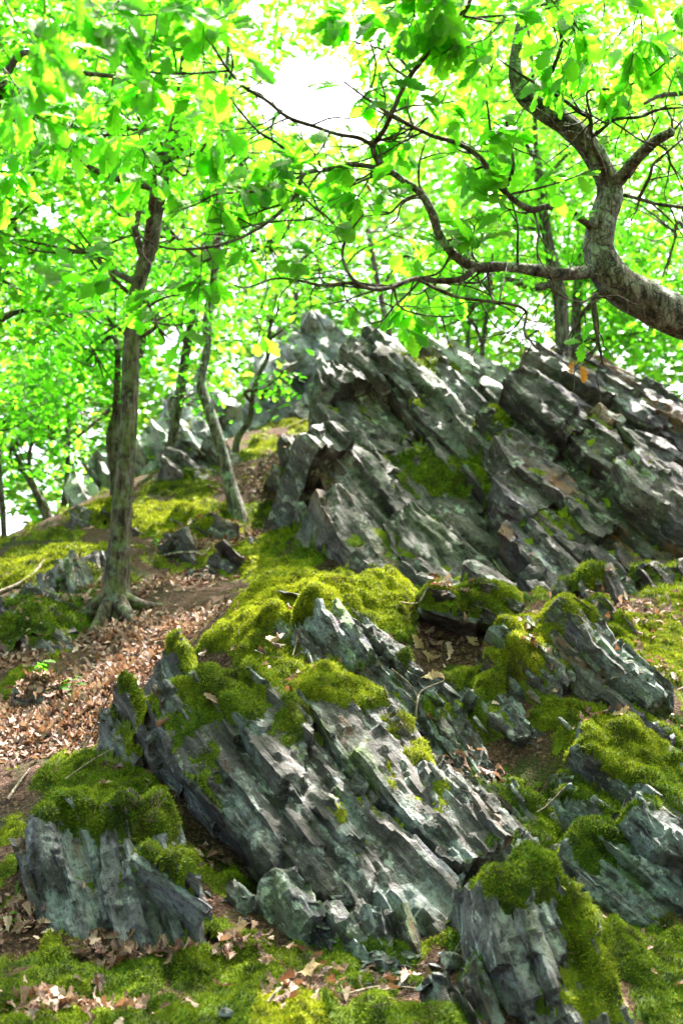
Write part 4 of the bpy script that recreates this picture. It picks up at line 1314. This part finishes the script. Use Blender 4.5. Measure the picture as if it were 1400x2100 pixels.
# unseen wood overhead and behind the viewer, added to darken the foreground
pb = np.concatenate([clumps(c, r_, n_, sig=.22)[1] for c, r_, n_ in [((-2.5, -1.0, 7.2), (3.2, 3.0, 1.0), 8000), ((2.6, -1.5, 7.6), (3.2, 3.0, 1.0), 8000), ((0.2, -6, 7.5), (4.0, 3.0, 1.8), 9000), ((-5.5, 3.0, 7.2), (2.2, 3.0, 1.4), 4200), ((5.5, 2.5, 7.0), (2.2, 3.0, 1.4), 4200), ((-5, -7, 5.5), (3, 2.5, 2.5), 3500), ((5, -7, 5.5), (3, 2.5, 2.5), 3500)]])
p = np.concatenate([p, pb])
d, nr = leaf_dirs(len(p), face=0.5)
tint = np.clip(rng.normal(.5, .28, len(p)) + 0.5 * fbm(p * 0.6, 81, 2), 0, 1)
V, F, Tn = leaf_cloud(p, d, nr, 0.19 * rng.uniform(.6, 1.3, len(p)), DIA, tint)
tag(link('woodland', mk_mesh('woodland', V, [F], M_FARLEAF, attrs={'tint': Tn})), 'bright sunlit mass of far forest foliage behind the rocks plus unseen leaves added for shade', 'woodland', kind='stuff')
print('WOOD', len(p))

# ------------------------------------------------------------------ the near oak at the right
OY = 3.6
oak = thing('oak_tree', 'near gnarled oak with lichened trunk curving in from the right edge', 'tree', (1.95, 4.4, float(ground_z([1.95], [4.4])[0])))
OO = np.array(oak.location)
TR = [(1500, 690, 3.75, 86), (1400, 655, 3.66, 80), (1330, 620, 3.62, 76), (1265, 580, 3.6, 72), (1228, 520, 3.6, 66), (1235, 450, 3.6, 60), (1250, 395, 3.6, 58), (1232, 345, 3.58, 50), (1205, 300, 3.56, 48), (1160, 255, 3.52, 46), (1110, 225, 3.48, 42), (1068, 190, 3.45, 36), (1055, 140, 3.42, 28), (1062, 80, 3.4, 22), (1080, 0, 3.4, 20), (1110, -120, 3.4, 14)]
P = [np.array((1.95, 4.4, OO[2] - .15)), np.array((1.85, 4.25, OO[2] + .35)), np.array((1.55, 4.0, OO[2] + .95))] + [at(a, b, c) for a, b, c, w in TR]
rd = [.085, .075, .068] + [w * .5 * pxm(c) for a, b, c, w in TR]
_, TC, _, _ = tube_obj('trunk', P, rd, M_BARK_OAK, oak, OO, segs=22, n=190, bark=0.13, seed=4)
BRS = [  # traced boughs: points (px, py, Y) and widths in pixels
    ([(1215, 556, 3.58), (1150, 562, 3.5), (1080, 552, 3.45), (1020, 546, 3.4), (975, 548, 3.38), (930, 522, 3.35), (900, 480, 3.33), (885, 435, 3.3), (860, 395, 3.28), (815, 362, 3.25), (775, 330, 3.22), (762, 298, 3.2)], (30, 26, 24, 22, 21, 20, 19, 18, 17, 15, 14, 12)),
    ([(762, 298, 3.2), (790, 262, 3.15), (806, 225, 3.1), (835, 165, 3.05), (880, 105, 3.0), (935, 45, 2.95), (962, 5, 2.9), (975, -60, 2.9)], (11, 11, 11, 11, 12, 12, 11, 10)),
    ([(768, 300, 3.2), (735, 283, 3.15), (690, 275, 3.1), (640, 258, 3.05), (590, 240, 3.0), (545, 205, 2.95), (500, 178, 2.9), (470, 145, 2.85), (440, 100, 2.8), (415, 50, 2.75), (400, -30, 2.7)], (10, 10, 9, 9, 9, 8, 7, 7, 6, 5, 4)),
    ([(778, 345, 3.22), (730, 338, 3.2), (680, 346, 3.15), (625, 356, 3.1), (608, 395, 3.1), (575, 435, 3.05), (530, 468, 3.0), (480, 493, 2.95), (420, 508, 2.9), (350, 510, 2.9), (300, 492, 2.85), (255, 450, 2.85), (210, 405, 2.8)], (12, 11, 10, 10, 9, 9, 8, 7, 6, 5, 4, 4, 3)),
    ([(620, 358, 3.1), (600, 325, 3.1), (570, 295, 3.05), (530, 270, 3.0), (490, 225, 3.0), (460, 185, 2.95)], (8, 7, 7, 6, 6, 5)),
    ([(620, 360, 3.1), (560, 385, 3.1), (500, 395, 3.05), (445, 398, 3.0), (400, 420, 3.0), (340, 440, 2.95)], (7, 6, 6, 5, 4, 2)),
    ([(1215, 468, 3.58), (1175, 440, 3.5), (1125, 424, 3.45), (1090, 430, 3.4), (1050, 408, 3.35), (1015, 370, 3.3), (985, 325, 3.3), (940, 295, 3.25), (890, 280, 3.2), (850, 262, 3.15), (810, 240, 3.1), (770, 215, 3.1), (735, 190, 3.05), (700, 165, 3.0)], (17, 15, 14, 14, 13, 12, 11, 10, 9, 9, 8, 6, 5, 3)),
    ([(975, 548, 3.38), (945, 572, 3.3), (900, 575, 3.3), (850, 572, 3.25), (800, 590, 3.2), (760, 592, 3.15), (725, 575, 3.1), (702, 525, 3.1), (715, 480, 3.1), (745, 440, 3.05)], (15, 13, 12, 11, 10, 9, 8, 7, 5, 4)),
    ([(790, 592, 3.2), (730, 580, 3.15), (660, 585, 3.1), (610, 575, 3.1), (560, 572, 3.05), (500, 590, 3.0), (450, 570, 3.0)], (8, 7, 7, 6, 5, 4, 2)),
    ([(860, 575, 3.25), (900, 595, 3.25), (940, 610, 3.25), (1000, 618, 3.25), (1050, 625, 3.25), (1078, 640, 3.25), (1075, 680, 3.25), (1100, 715, 3.2)], (8, 8, 7, 7, 7, 7, 6, 4)),
    ([(1000, 560, 3.4), (1005, 600, 3.35), (1012, 618, 3.3)], (8, 7, 5)),
    ([(1246, 395, 3.6), (1275, 362, 3.55), (1300, 330, 3.5), (1335, 295, 3.45), (1378, 270, 3.4)], (32, 29, 27, 25, 22)),
    ([(1245, 380, 3.58), (1230, 330, 3.5), (1212, 290, 3.45), (1210, 245, 3.4), (1190, 232, 3.4), (1155, 205, 3.35), (1115, 180, 3.3), (1070, 155, 3.3), (1020, 120, 3.25)], (14, 11, 9, 9, 8, 8, 7, 6, 3)),
    ([(1205, 285, 3.5), (1230, 268, 3.4), (1260, 245, 3.35), (1310, 240, 3.3), (1350, 225, 3.25), (1410, 220, 3.2)], (10, 9, 8, 7, 6, 4)),
    ([(1212, 240, 3.4), (1203, 205, 3.35), (1210, 185, 3.3), (1270, 180, 3.3), (1330, 155, 3.25), (1375, 120, 3.2), (1420, 95, 3.2)], (7, 6, 6, 5, 4, 4, 3)),
    ([(1280, 400, 3.55), (1310, 408, 3.5), (1345, 418, 3.45), (1400, 425, 3.4), (1450, 430, 3.4)], (9, 8, 8, 7, 6)),
    ([(1310, 405, 3.5), (1330, 365, 3.45), (1340, 335, 3.4), (1370, 310, 3.4), (1410, 275, 3.35)], (8, 7, 6, 5, 4)),
    ([(1250, 605, 3.6), (1222, 600, 3.55), (1216, 620, 3.5), (1222, 680, 3.5), (1236, 750, 3.5)], (9, 10, 12, 9, 4)),
    ([(1240, 610, 3.6), (1225, 602, 3.52), (1190, 620, 3.4), (1140, 600, 3.3), (1120, 570, 3.3)], (7, 6, 5, 4, 3)),
    ([(1040, 380, 3.35), (1052, 340, 3.3), (1045, 295, 3.3), (1038, 250, 3.25)], (9, 8, 7, 6)),
    ([(1008, 292, 3.3), (1000, 225, 3.3), (995, 180, 3.2), (1010, 130, 3.2)], (6, 5, 4, 3)),
    ([(1130, 150, 3.3), (1150, 90, 3.25), (1142, 40, 3.2), (1120, 10, 3.2), (1040, 30, 3.1), (970, 35, 3.0)], (10, 9, 9, 7, 6, 4)),
    ([(470, 145, 2.85), (400, 150, 2.8), (330, 150, 2.75), (270, 140, 2.7), (200, 115, 2.65), (140, 85, 2.6)], (6, 6, 5, 5, 4, 3)),
    ([(762, 180, 3.05), (770, 130, 3.0), (755, 70, 2.95), (742, -10, 2.9)], (5, 5, 4, 4)),
    ([(460, 185, 2.95), (478, 130, 2.9), (455, 60, 2.85), (450, -20, 2.8)], (5, 5, 4, 4)),
]
brn, bobs = [], []
for pts, ws in BRS:
    ob, C, r, T = tube_obj('branch', [at(*q) for q in pts], [w * .5 * pxm(q[2]) for q, w in zip(pts, ws)], M_BARK_OAK if ws[0] > 25 else M_BARK_BR, oak, OO, segs=10 if ws[0] > 12 else 7, bark=0.11, seed=len(brn) * 3)
    brn.append((C, r, T))
    bobs.append(ob)
# twigs with their leaves
twl, LP, LD, LN = [], [], [], []


def grow(p0, d0, ln, r0, leaves, depth=0):
    n = 4
    pts = [p0]
    d = unit(d0)
    for i in range(n):
        d = unit(d + rng.normal(0, .28, 3) * (1, .7, 1))
        pts.append(pts[-1] + d * ln / n)
    pts = np.array(pts)
    twl.append((pts, np.linspace(r0, r0 * .35, n + 1)))
    if depth < 2:
        for i in (1, 2, 3):
            if rng.random() < (.6 if depth == 0 else .25):
                grow(pts[i], d + rng.normal(0, .8, 3) * (1, .6, 1), ln * rng.uniform(.35, .7), r0 * .6, leaves, depth + 1)
    if leaves:
        k = rng.integers(3, 6)
        for j in range(k):
            t = rng.uniform(.75, 1) if j else 1
            i = min(int(t * n), n - 1)
            q = pts[i] + (pts[i + 1] - pts[i]) * (t * n - i) if t < 1 else pts[-1]
            ld = unit(d + rng.normal(0, .75, 3) * (1, .8, .7) + np.array((0, -.1, -.22)))
            LP.append(q)
            LD.append(ld)
            LN.append(np.array((rng.normal(0, .35), rng.normal(-.62, .4), abs(rng.normal(.7, .3)))))


for C, r, T in brn:
    ln = np.linalg.norm(np.diff(C, axis=0), axis=1).sum()
    for k in range(int(ln / .055)):
        i = rng.integers(int(len(C) * .2), len(C))
        px_, py_ = to_px(C[i][None])
        prob = 0.55 if py_[0] < 230 else 0.2
        if ((px_[0] - 640) / 110) ** 2 + ((py_[0] - 200) / 90) ** 2 < 1:
            prob = .1
        if py_[0] > 600:
            prob = .2
        d = rng.normal(0, 1, 3) * (1, .55, 1) + np.array((0, .55, 0))
        d = unit(d - T[i] * (d @ T[i]) * .6 + T[i] * .5)
        grow(C[i], d, rng.uniform(.10, .30), min(r[i] * .6, .0045), rng.random() < prob)
# sprays hanging in from boughs above the frame
for (a, b, c) in [(30, 70, 2.2), (90, 20, 2.3), (170, 60, 2.4), (230, 90, 2.5), (300, 30, 2.6), (330, 120, 2.6), (400, 80, 2.6), (520, 60, 2.7), (820, 30, 2.9), (860, 80, 2.9), (980, 60, 2.9), (1000, 120, 3), (1060, 40, 3), (1120, 60, 3.1), (1180, 130, 3.1), (1250, 60, 3.0), (1320, 40, 3), (1290, 110, 3.1), (1370, 180, 3.2), (60, 330, 3.0), (20, 230, 2.8), (240, 250, 2.8),
                  (300, 360, 3), (160, 360, 3.1), (560, 330, 3), (120, 250, 3.0), (1350, 350, 3.4), (940, 380, 3.3), (1080, 300, 3.3), (880, 330, 3.2), (40, 420, 3.1)]:
    p0 = at(a + rng.normal(0, 25), b - 90, c)
    grow(p0, np.array((rng.normal(0, .4), rng.normal(0, .3), -1.0)), rng.uniform(.12, .2), .0028, True)
    grow(p0, np.array((rng.normal(0, .8), rng.normal(0, .3), -.5)), rng.uniform(.12, .2), .0028, True)
multi_tube('twigs', twl, M_BARK_BR, oak, OO, segs=5)
LP, LD, LN = np.array(LP), np.array(LD), np.array(LN)
lx, ly = to_px(LP)
low = (ly < 715) & ~((lx > 1170) & (ly > 430) & (ly < 700) & (LP[:, 1] < 3.7))
clear = np.concatenate([TC, brn[11][0]])
cx, cy_ = to_px(clear)
for q in range(len(LP)):                     # leaves hang behind and beside the bare trunk
    dd_ = np.hypot(cx - lx[q], cy_ - ly[q])
    j = dd_.argmin()
    if dd_[j] < 46 and LP[q][1] < clear[j][1] + .05 and ly[q] > 60:
        low[q] = False
LP, LD, LN = LP[low], LD[low], LN[low]
LS = rng.uniform(.05, .098, len(LP))
ord_ = np.argsort(-(LS / np.linalg.norm(LP - CAM, axis=1)))
px_, py_ = to_px(LP)
inv = (px_ > -60) & (px_ < 1460) & (py_ > -60)
ord_ = np.concatenate([ord_[inv[ord_]], ord_[~inv[ord_]]])
print('OAK LEAVES', len(LP), 'twigs', len(twl))
leaf_me = [mk_mesh('leaf', v, [f], M_LEAF1) for v, f in NEAR]
single = ord_[:295]
Fm = frames(LD, LN)
bc = np.concatenate([C for C, r, T in brn])
bi = np.concatenate([np.full(len(C), k) for k, (C, r, T) in enumerate(brn)])
for q in single:
    own = bobs[int(bi[np.argmin(((bc - LP[q]) ** 2).sum(1))])]
    M = Matrix.Translation(Vector(LP[q] - OO)) @ Matrix(Fm[q].tolist()).to_4x4() @ Matrix.Scale(float(LS[q]), 4)
    link('leaf', leaf_me[int(rng.integers(len(leaf_me)))], own, M)
rest = ord_[295:]
V, F, Tn = leaf_cloud(LP[rest], LD[rest], LN[rest], LS[rest], NEAR[:4], rng.random(len(rest)))
fo = link('foliage', mk_mesh('foliage', V - OO, [F], M_LEAF, attrs={'tint': Tn}), oak)
fo['kind'] = 'stuff'
p = np.concatenate([clumps(c, r_, n_)[1] for c, r_, n_ in [((0.6, 6.2, 6.9), (2.6, 1.4, .45), 5200), ((1.6, 4.6, 5.8), (1.6, 1.2, .4), 2200), ((-0.8, 5.2, 6.1), (1.3, 1.0, .35), 1700)]])  # unseen leaves added above the frame to shade the foreground rocks
p = p[canopy_keep(p)]
d, nr = leaf_dirs(len(p))
V, F, Tn = leaf_cloud(p, d, nr, rng.uniform(.06, .1, len(p)), LOWL, rng.random(len(p)))
cr = link('crown', mk_mesh('crown', V - OO, [F], M_LEAF, attrs={'tint': Tn}), oak)
cr['kind'] = 'stuff'
om = [mk_mesh('leaf', v, [f], M_ORANGE) for v, f in DRYT[:3]]
for (a, b, c, s, d, lab) in [(1175, 738, 3.45, .05, (-.2, 0, -1), 'withered brown leaf hanging from the oak twig'), (1188, 748, 3.45, .055, (.35, -.1, -1), 'withered orange leaf hanging from the oak twig'), (752, 375, 3.15, .032, (.3, 0, -.7), 'tiny orange withered leaf on the oak')]:
    f = frames(np.array([d], float), np.array([(0.3, -1, .2)]))[0]
    o = link('leaf', om[int(rng.integers(3))], oak, Matrix.Translation(Vector(at(a, b, c) - OO)) @ Matrix(f.tolist()).to_4x4() @ Matrix.Scale(s, 4))
    o['label'] = lab

# ------------------------------------------------------------------ litter
def cast(o, d, tree_=None):
    h = (tree_ or bvh2).ray_cast(Vector(o), Vector(d), 40)
    return (None, None) if h[0] is None else (np.array(h[0]), np.array(h[1]))


def surf(px, py):
    p, n = cast(CAM, unit(ray(px, py)))
    if p is None:
        p, n = at(px, py, 6), np.array((0, 0, 1.0))
    if n @ ray(px, py) > 0:
        n = -n
    return p, n


LIT = [(150, 1480, 5.5, 150, 70, 1500, 'in the sunny drift left of the mossy shoulder'), (270, 1375, 6.1, 130, 60, 1200, 'in the upper part of the litter drift below the leaning trunk'), (330, 1310, 6.6, 110, 45, 600, 'on the bare soil right of the leaning trunk foot'), (60, 1450, 5.8, 70, 50, 400, 'in the litter near the left edge'),
       (450, 1120, 8.7, 100, 28, 260, 'beside the stones on the path'), (360, 1190, 7.7, 90, 55, 220, 'on the dark path below the pale block'), (250, 1310, 6.9, 90, 40, 260, 'around the leaning trunk foot'), (520, 1085, 9, 80, 22, 130, 'on the slope below the slim tree'),
       (60, 1930, 3.95, 70, 35, 120, 'left of the blue grey boulder'), (270, 1975, 3.75, 90, 22, 110, 'along the foot of the blue grey boulder'), (130, 2070, 3.4, 150, 35, 150, 'on the ground in the bottom left corner'), (470, 1955, 3.8, 80, 20, 55, 'under the low pale ledge'), (620, 2055, 3.45, 100, 30, 45, 'on the moss at the bottom edge'),
       (790, 2020, 3.65, 110, 40, 25, 'among the slate chips'), (960, 1595, 4.85, 70, 35, 80, 'in the needle strewn hollow right of the outcrop'), (905, 1340, 5.6, 50, 40, 30, 'inside the dark hollow'), (1200, 1500, 5, 110, 60, 25, 'under the slanting ridge at right'),
       (600, 1320, 5, 200, 80, 30, 'on the mossy crest'), (1100, 1350, 5.2, 160, 110, 25, 'on the ridge moss at right'), (1260, 1250, 6.4, 150, 60, 120, 'between the ridge and the right crag'), (440, 1740, 4.3, 50, 40, 30, 'in the gully left of the central outcrop'), (630, 960, 11, 90, 90, 260, 'in the gully left of the tall crag'),
       (540, 1010, 10, 70, 40, 110, 'on the slope under the sapling'), (1330, 1420, 5.5, 80, 80, 30, 'on the moss near the right edge'), (560, 1970, 3.75, 180, 40, 25, 'on dark moss under the central outcrop'), (230, 1590, 4.6, 140, 40, 18, 'on the moss pad of the blue grey boulder'), (1200, 1900, 3.9, 160, 140, 25, 'on the moss trails at bottom right'), (150, 1230, 7.5, 140, 60, 150, 'beside the upright slab at left'), (30, 1330, 6.6, 80, 60, 150, 'on the left edge moss slope')]
lreg = []
lp, ln_ = [], []
for li, (a, b, c, rx, ry, n, where) in enumerate(LIT):
    cen = at(a, b, c)
    wx, wy = rx * pxm(c), ry * pxm(c)
    for k in range(int(n * (2.0 if c > 5 else .95))):
        u, v = rng.normal(0, .55, 2)
        q = cen + np.array((u * wx, 0, 0)) + E2 * v * wy * 1.8
        h, nn = cast(q + RD * 3, -RD)
        if h is None:
            continue
        if nn @ RD < 0:
            nn = -nn
        if nn[2] < (0.42 if c > 4.4 else 0.66) and rng.random() < .94:
            continue
        lp.append(h + nn * rng.uniform(.004, .028))
        ln_.append(nn)
        lreg.append(li)
lp, ln_ = np.array(lp), np.array(ln_)
ls = rng.uniform(.026, .06, len(lp))
ld = np.cross(ln_, rng.normal(0, 1, (len(lp), 3))) + rng.normal(0, .18, (len(lp), 3))
lnn = ln_ + rng.normal(0, .3, (len(lp), 3))
px_, py_ = to_px(lp)
dist = np.linalg.norm(lp - CAM, axis=1)
order = np.argsort(-ls / dist)
pick = []
for q in order:
    if len(pick) >= 285:
        break
    if not (5 < px_[q] < 1395 and 1000 < py_[q] < 2095):
        continue
    d = lp[q] - CAM
    h = bvh2.ray_cast(Vector(CAM), Vector(d / dist[q]), dist[q] - .06)
    if h[0] is None:
        pick.append(q)
dry_me = [mk_mesh('fallen_leaf', v, [f], M_DRY1) for v, f in DRYT]
Fm = frames(ld, lnn)
for q in pick:
    o = link('fallen_leaf', dry_me[int(rng.integers(len(dry_me)))], None, Matrix.Translation(Vector(lp[q])) @ Matrix(Fm[q].tolist()).to_4x4() @ Matrix.Scale(float(ls[q]), 4))
    tag(o, 'dry brown lobed leaf fallen ' + LIT[lreg[q]][6], 'leaf', 'fallen leaves ' + LIT[lreg[q]][6])
rest = np.setdiff1d(np.arange(len(lp)), pick)
V, F, Tn = leaf_cloud(lp[rest], ld[rest], lnn[rest], ls[rest], DRYL, rng.random(len(rest)))
tag(link('leaf_litter', mk_mesh('leaf_litter', V, [F], M_DRY, attrs={'tint': Tn})), 'drift of dry pinkish brown leaf litter on the slope', 'leaf litter', kind='stuff')
print('LITTER', len(lp), len(pick))
M_BIGDRY = leaf_material('large_dry_leaf', [(0, (.34, .21, .12)), (1, (.46, .31, .19))], .3, [(0, (.3, .18, .08)), (1, (.4, .26, .14))], single=True, fac=.25, rough=.6)
big_me = [mk_mesh('fallen_leaf', v, [f], M_BIGDRY) for v, f in DRYT]
for (a, b, s, k, d, nr, lab) in [(838, 1305, .085, 0, (.5, -.2, -.7), (-.3, -1, .4), 'curled orange brown leaf wedged beside the slate rib'), (862, 1340, .075, 3, (.4, -.1, -.4), (.2, -1, .6), 'crumpled russet leaf at the lip of the dark hollow'),
                                 (868, 1392, .09, 4, (.8, -.1, .3), (0, -.8, .8), 'large tan leaf curling up above the slate stub'), (950, 1310, .08, 5, (.6, 0, -.5), (-.1, -1, .3), 'flat tan lobed leaf standing in the dark hollow'),
                                 (585, 1300, .08, 1, (-.5, -.3, -.4), (0, -.8, .8), 'crumpled brown leaf lying on the mossy crest'), (1130, 1425, .05, 5, (.6, 0, 0), (0, -.6, .8), 'small pale leaf resting on the ridge moss'), (600, 2010, .10, 5, (.7, -.2, .1), (0, -.5, .8), 'broad tan leaf lying near the bottom edge moss'),
                                 (1255, 1470, .07, 2, (.7, -.1, -.1), (0, -.6, .8), 'small brown leaf under the ridge slab at right')]:
    p, n = surf(a, b)
    f = frames(np.array([d], float), np.array([nr], float))[0]
    o = link('fallen_leaf', big_me[k], None, Matrix.Translation(Vector(p + n * .02)) @ Matrix(f.tolist()).to_4x4() @ Matrix.Scale(s, 4))
    tag(o, lab, 'leaf', 'large dry leaves in the rocks')

# ------------------------------------------------------------------ sticks and roots
for pts, w, nm, lab in [
    ([(248, 1392), (262, 1368), (282, 1348), (302, 1326)], 11, 'fallen_branch', 'short thick dead branch leaning on the mossy shoulder'),
    ([(18, 1645), (40, 1612), (64, 1582)], 6, 'twig', 'bent grey twig at the left edge below the litter'),
    ([(852, 1492), (855, 1450), (866, 1418), (905, 1400)], 5, 'twig', 'forked dead twig standing beside the slate stub'),
    ([(0, 1218), (40, 1200), (72, 1178), (92, 1150)], 9, 'exposed_root', 'pale root curving over the moss at the left edge'),
    ([(338, 1142), (375, 1132), (410, 1138), (430, 1150)], 7, 'exposed_root', 'thin brown root crossing the bare path'),
    ([(170, 1232), (190, 1210), (205, 1185)], 9, 'exposed_root', 'root arching from the leaning trunk toward the slate ledge'),
    ([(215, 1265), (200, 1300), (196, 1325)], 13, 'exposed_root', 'pale stub of root below the leaning trunk'),
    ([(175, 1545), (200, 1480), (245, 1395)], 4, 'twig', 'long thin pale stick lying on the leaf litter'),
    ([(110, 1500), (150, 1470), (170, 1420)], 4, 'twig', 'short pale stick at the middle of the litter'),
    ([(140, 1600), (190, 1565), (240, 1530)], 4, 'twig', 'thin grey stick where litter meets the moss pad'),
    ([(878, 1205), (866, 1232), (845, 1242), (820, 1240)], 5, 'twig', 'pale broken twig lying on the crest moss'),
    ([(1160, 1620), (1120, 1655), (1100, 1670)], 4, 'twig', 'dark curved twig on the mounded moss cushions'),
    ([(700, 2050), (780, 2030), (860, 2035)], 5, 'twig', 'long dead twig lying along the bottom moss'),
    ([(550, 2065), (575, 2035), (600, 2030)], 6, 'twig', 'dark twig beside the broad tan leaf'),
    ([(1380, 1420), (1400, 1412), (1418, 1408)], 5, 'twig', 'pale twig on moss at the right edge'),
    ([(600, 1350), (612, 1310), (600, 1280)], 3, 'twig', 'thin grey stem standing on the crest moss'),
    ([(800, 1375), (840, 1400), (858, 1432)], 4, 'twig', 'reddish dry stem hanging over the slate face'),
    ([(1010, 1150), (1030, 1175), (1035, 1200)], 4, 'twig', 'short dark twig at the foot of the crag'),
    ([(590, 880), (630, 860), (670, 850)], 6, 'fallen_branch', 'pale fallen branch lying in the gully above'),
]:
    P = []
    for a, b in pts:
        p, n = surf(a, b)
        P.append(p + n * .012)
    P = np.array(P)
    Yd = np.median(P[:, 1])
    for i in range(len(P)):
        if abs(P[i][1] - Yd) > .35:
            P[i] = at(pts[i][0], pts[i][1], Yd)
    r = w * .5 * pxm(Yd)
    V, F, cf, *_ = tube(P, np.linspace(r, r * .6, len(P)), segs=7, bark=.12, n=18)
    tag(link(nm, mk_mesh(nm, V - P[0], [F, cf], M_STICK), None, Matrix.Translation(Vector(P[0]))), lab, 'root' if 'root' in nm else 'stick', 'dead sticks and roots')

# ------------------------------------------------------------------ loose stones
import bmesh


def stone_mesh(name, dims, mat, seed, n=26):
    r_ = np.random.default_rng(seed)
    bm = bmesh.new()
    v = r_.normal(0, 1, (n, 3))
    v = v / np.abs(v).max(1, keepdims=True) * (0.75 + .25 * r_.random((n, 1)))
    for q in v * np.asarray(dims) / 2:
        bm.verts.new(q)
    bmesh.ops.convex_hull(bm, input=bm.verts)
    bmesh.ops.delete(bm, geom=[x for x in bm.verts if not x.link_faces], context='VERTS')
    bmesh.ops.bevel(bm, geom=bm.edges[:], offset=min(dims) * .06, segments=1, affect='EDGES')
    me = bpy.data.meshes.new(name)
    bm.to_mesh(me)
    bm.free()
    me.materials.append(mat)
    return me


for k, (a, b, dx, dy, dz, mat, rot, nm, lab) in enumerate([
    (932, 1978, .075, .06, .05, M_FAR, (.2, .3, .4), 'pebble', 'white quartz pebble beside the pale block'), (470, 2085, .045, .04, .03, M_PALE, (.1, .2, .9), 'pebble', 'small greyish pebble at the bottom edge moss'),
    (935, 1420, .16, .06, .02, M_BLUE, (.9, .5, .3), 'slate_shard', 'violet grey slate shard leaning in the hollow'), (985, 1490, .10, .05, .02, M_BLUE, (.5, .9, .1), 'slate_shard', 'pale slate shard under the ridge moss'), (1165, 1492, .12, .03, .02, M_FAR, (.3, .8, .2), 'slate_shard', 'narrow white shard below the ridge'),
    (900, 1590, .12, .04, .03, M_FAR, (.2, .9, .1), 'slate_shard', 'pale splinter hanging at the end of the moss ribbon'), (605, 1222, .16, .10, .02, M_PALE, (.2, .2, .5), 'slate_shard', 'grey flat slate plate bedded in the crest moss'), (50, 1480, .10, .08, .06, M_FAR, (.2, .4, .2), 'pebble', 'pale stone at the left end of the leaf litter'), (1010, 800, .25, .2, .2, M_FAR, (.2, .4, .2), 'slate_block', 'bright stone on the right shoulder of the tall crag')]):
    p, n = surf(a, b)
    o = link(nm, stone_mesh(nm, (dx, dy, dz), mat, k + 5), None, Matrix.Translation(Vector(p + n * dz * .3)) @ Matrix.Rotation(rot[2], 4, 'Z') @ Matrix.Rotation(rot[1], 4, 'Y') @ Matrix.Rotation(rot[0] * .6, 4, 'X'))
    tag(o, lab, 'stone', 'loose stones')
chips = [stone_mesh('slate_chip', (.05, .035, .012), M_BLUE, 60 + k, 14) for k in range(4)]
for k in range(46):
    a, b = rng.uniform(740, 930), rng.uniform(1955, 2030)
    if k > 30:
        a, b = rng.uniform(430, 720), rng.uniform(1840, 1960)
    p, n = surf(a, b)
    o = link('slate_chip', chips[k % 4], None, Matrix.Translation(Vector(p + n * .004)) @ Matrix.Rotation(rng.uniform(0, 6), 4, 'Z') @ Matrix.Rotation(rng.normal(0, .3), 4, 'X') @ Matrix.Scale(rng.uniform(.4, 1.1), 4))
    w = 'on the bare ground below the central outcrop' if k <= 30 else 'on the low pale ledge'
    tag(o, 'small grey slate chip ' + w, 'stone', 'slate chips ' + w)

# ------------------------------------------------------------------ needles and seedlings
nd = []
for (a, b, m) in [(310, 1640, 14), (825, 1412, 16), (985, 1520, 18), (960, 1600, 12), (820, 2060, 14), (1010, 1640, 8), (450, 1300, 10), (1240, 1600, 8), (560, 1330, 8), (1180, 1900, 8)]:
    for k in range(m):
        p, n = surf(a + rng.normal(0, 28), b + rng.normal(0, 22))
        d = unit(np.cross(n, rng.normal(0, 1, 3)) + n * rng.normal(.2, .3)) * rng.uniform(.03, .06)
        nd.append((np.array([p + n * .008 - d, p + n * .014, p + n * .008 + d]), np.array([.0011, .0012, .0008])))
no = multi_tube('pine_needles', nd, M_DRY, None, segs=4)
tag(no, 'scattered thin rusty needles on moss and rock', 'needles', kind='stuff')
for (a, b, h, m, lab) in [(72, 1408, .16, 7, 'small green seedling at the left of the leaf litter'), (150, 1450, .15, 7, 'small leafy seedling standing in the leaf litter'), (308, 1128, .12, 6, 'little green seedling beside the leaning trunk'), (342, 1615, .07, 5, 'tiny bright green sprout on the dark moss pad'), (565, 1300, .06, 4, 'tiny green sprout on the crest moss'), (20, 1905, .06, 5, 'dark green sprout at the left edge'), (560, 820, .5, 26, 'leafy green bush below the skyline crag')]:
    p, n = surf(a, b)
    root = thing('seedling' if h < .3 else 'bush', lab, 'plant', p, 'seedlings' if h < .3 else None)
    stems, pp, dd_, nn_ = [], [], [], []
    for s in range(1 if h < .3 else 5):
        tip = np.array((rng.normal(0, .25 * h), rng.normal(0, .2 * h), h * rng.uniform(.8, 1.1)))
        stems.append((np.array([(0, 0, -.02), tip * .5 + rng.normal(0, .06 * h, 3), tip]), np.array([.0022, .0018, .001]) * (1 if h < .3 else 2.5)))
        for k in range(m):
            t = rng.uniform(.4, 1)
            pp.append(tip * t)
            an = rng.uniform(0, 6.28)
            dd_.append((math.cos(an), math.sin(an), .15))
            nn_.append((rng.normal(0, .3), -.4, .8))
    V, F, cf, *_ = tube(stems[0][0], stems[0][1], segs=5, n=8)
    link('stem', mk_mesh('stem', V, [F, cf], M_BARK_BR), root)
    for st in stems[1:]:
        V, F, cf, *_ = tube(st[0], st[1], segs=5, n=8)
        link('stem', mk_mesh('stem', V, [F, cf], M_BARK_BR), root)
    Fq = frames(np.array(dd_, float), np.array(nn_, float))
    for q in range(len(pp)):
        link('leaf', leaf_me[q % len(leaf_me)], root, Matrix.Translation(Vector(pp[q])) @ Matrix(Fq[q].tolist()).to_4x4() @ Matrix.Scale(float(rng.uniform(.3, .45) * min(h, .22)), 4))
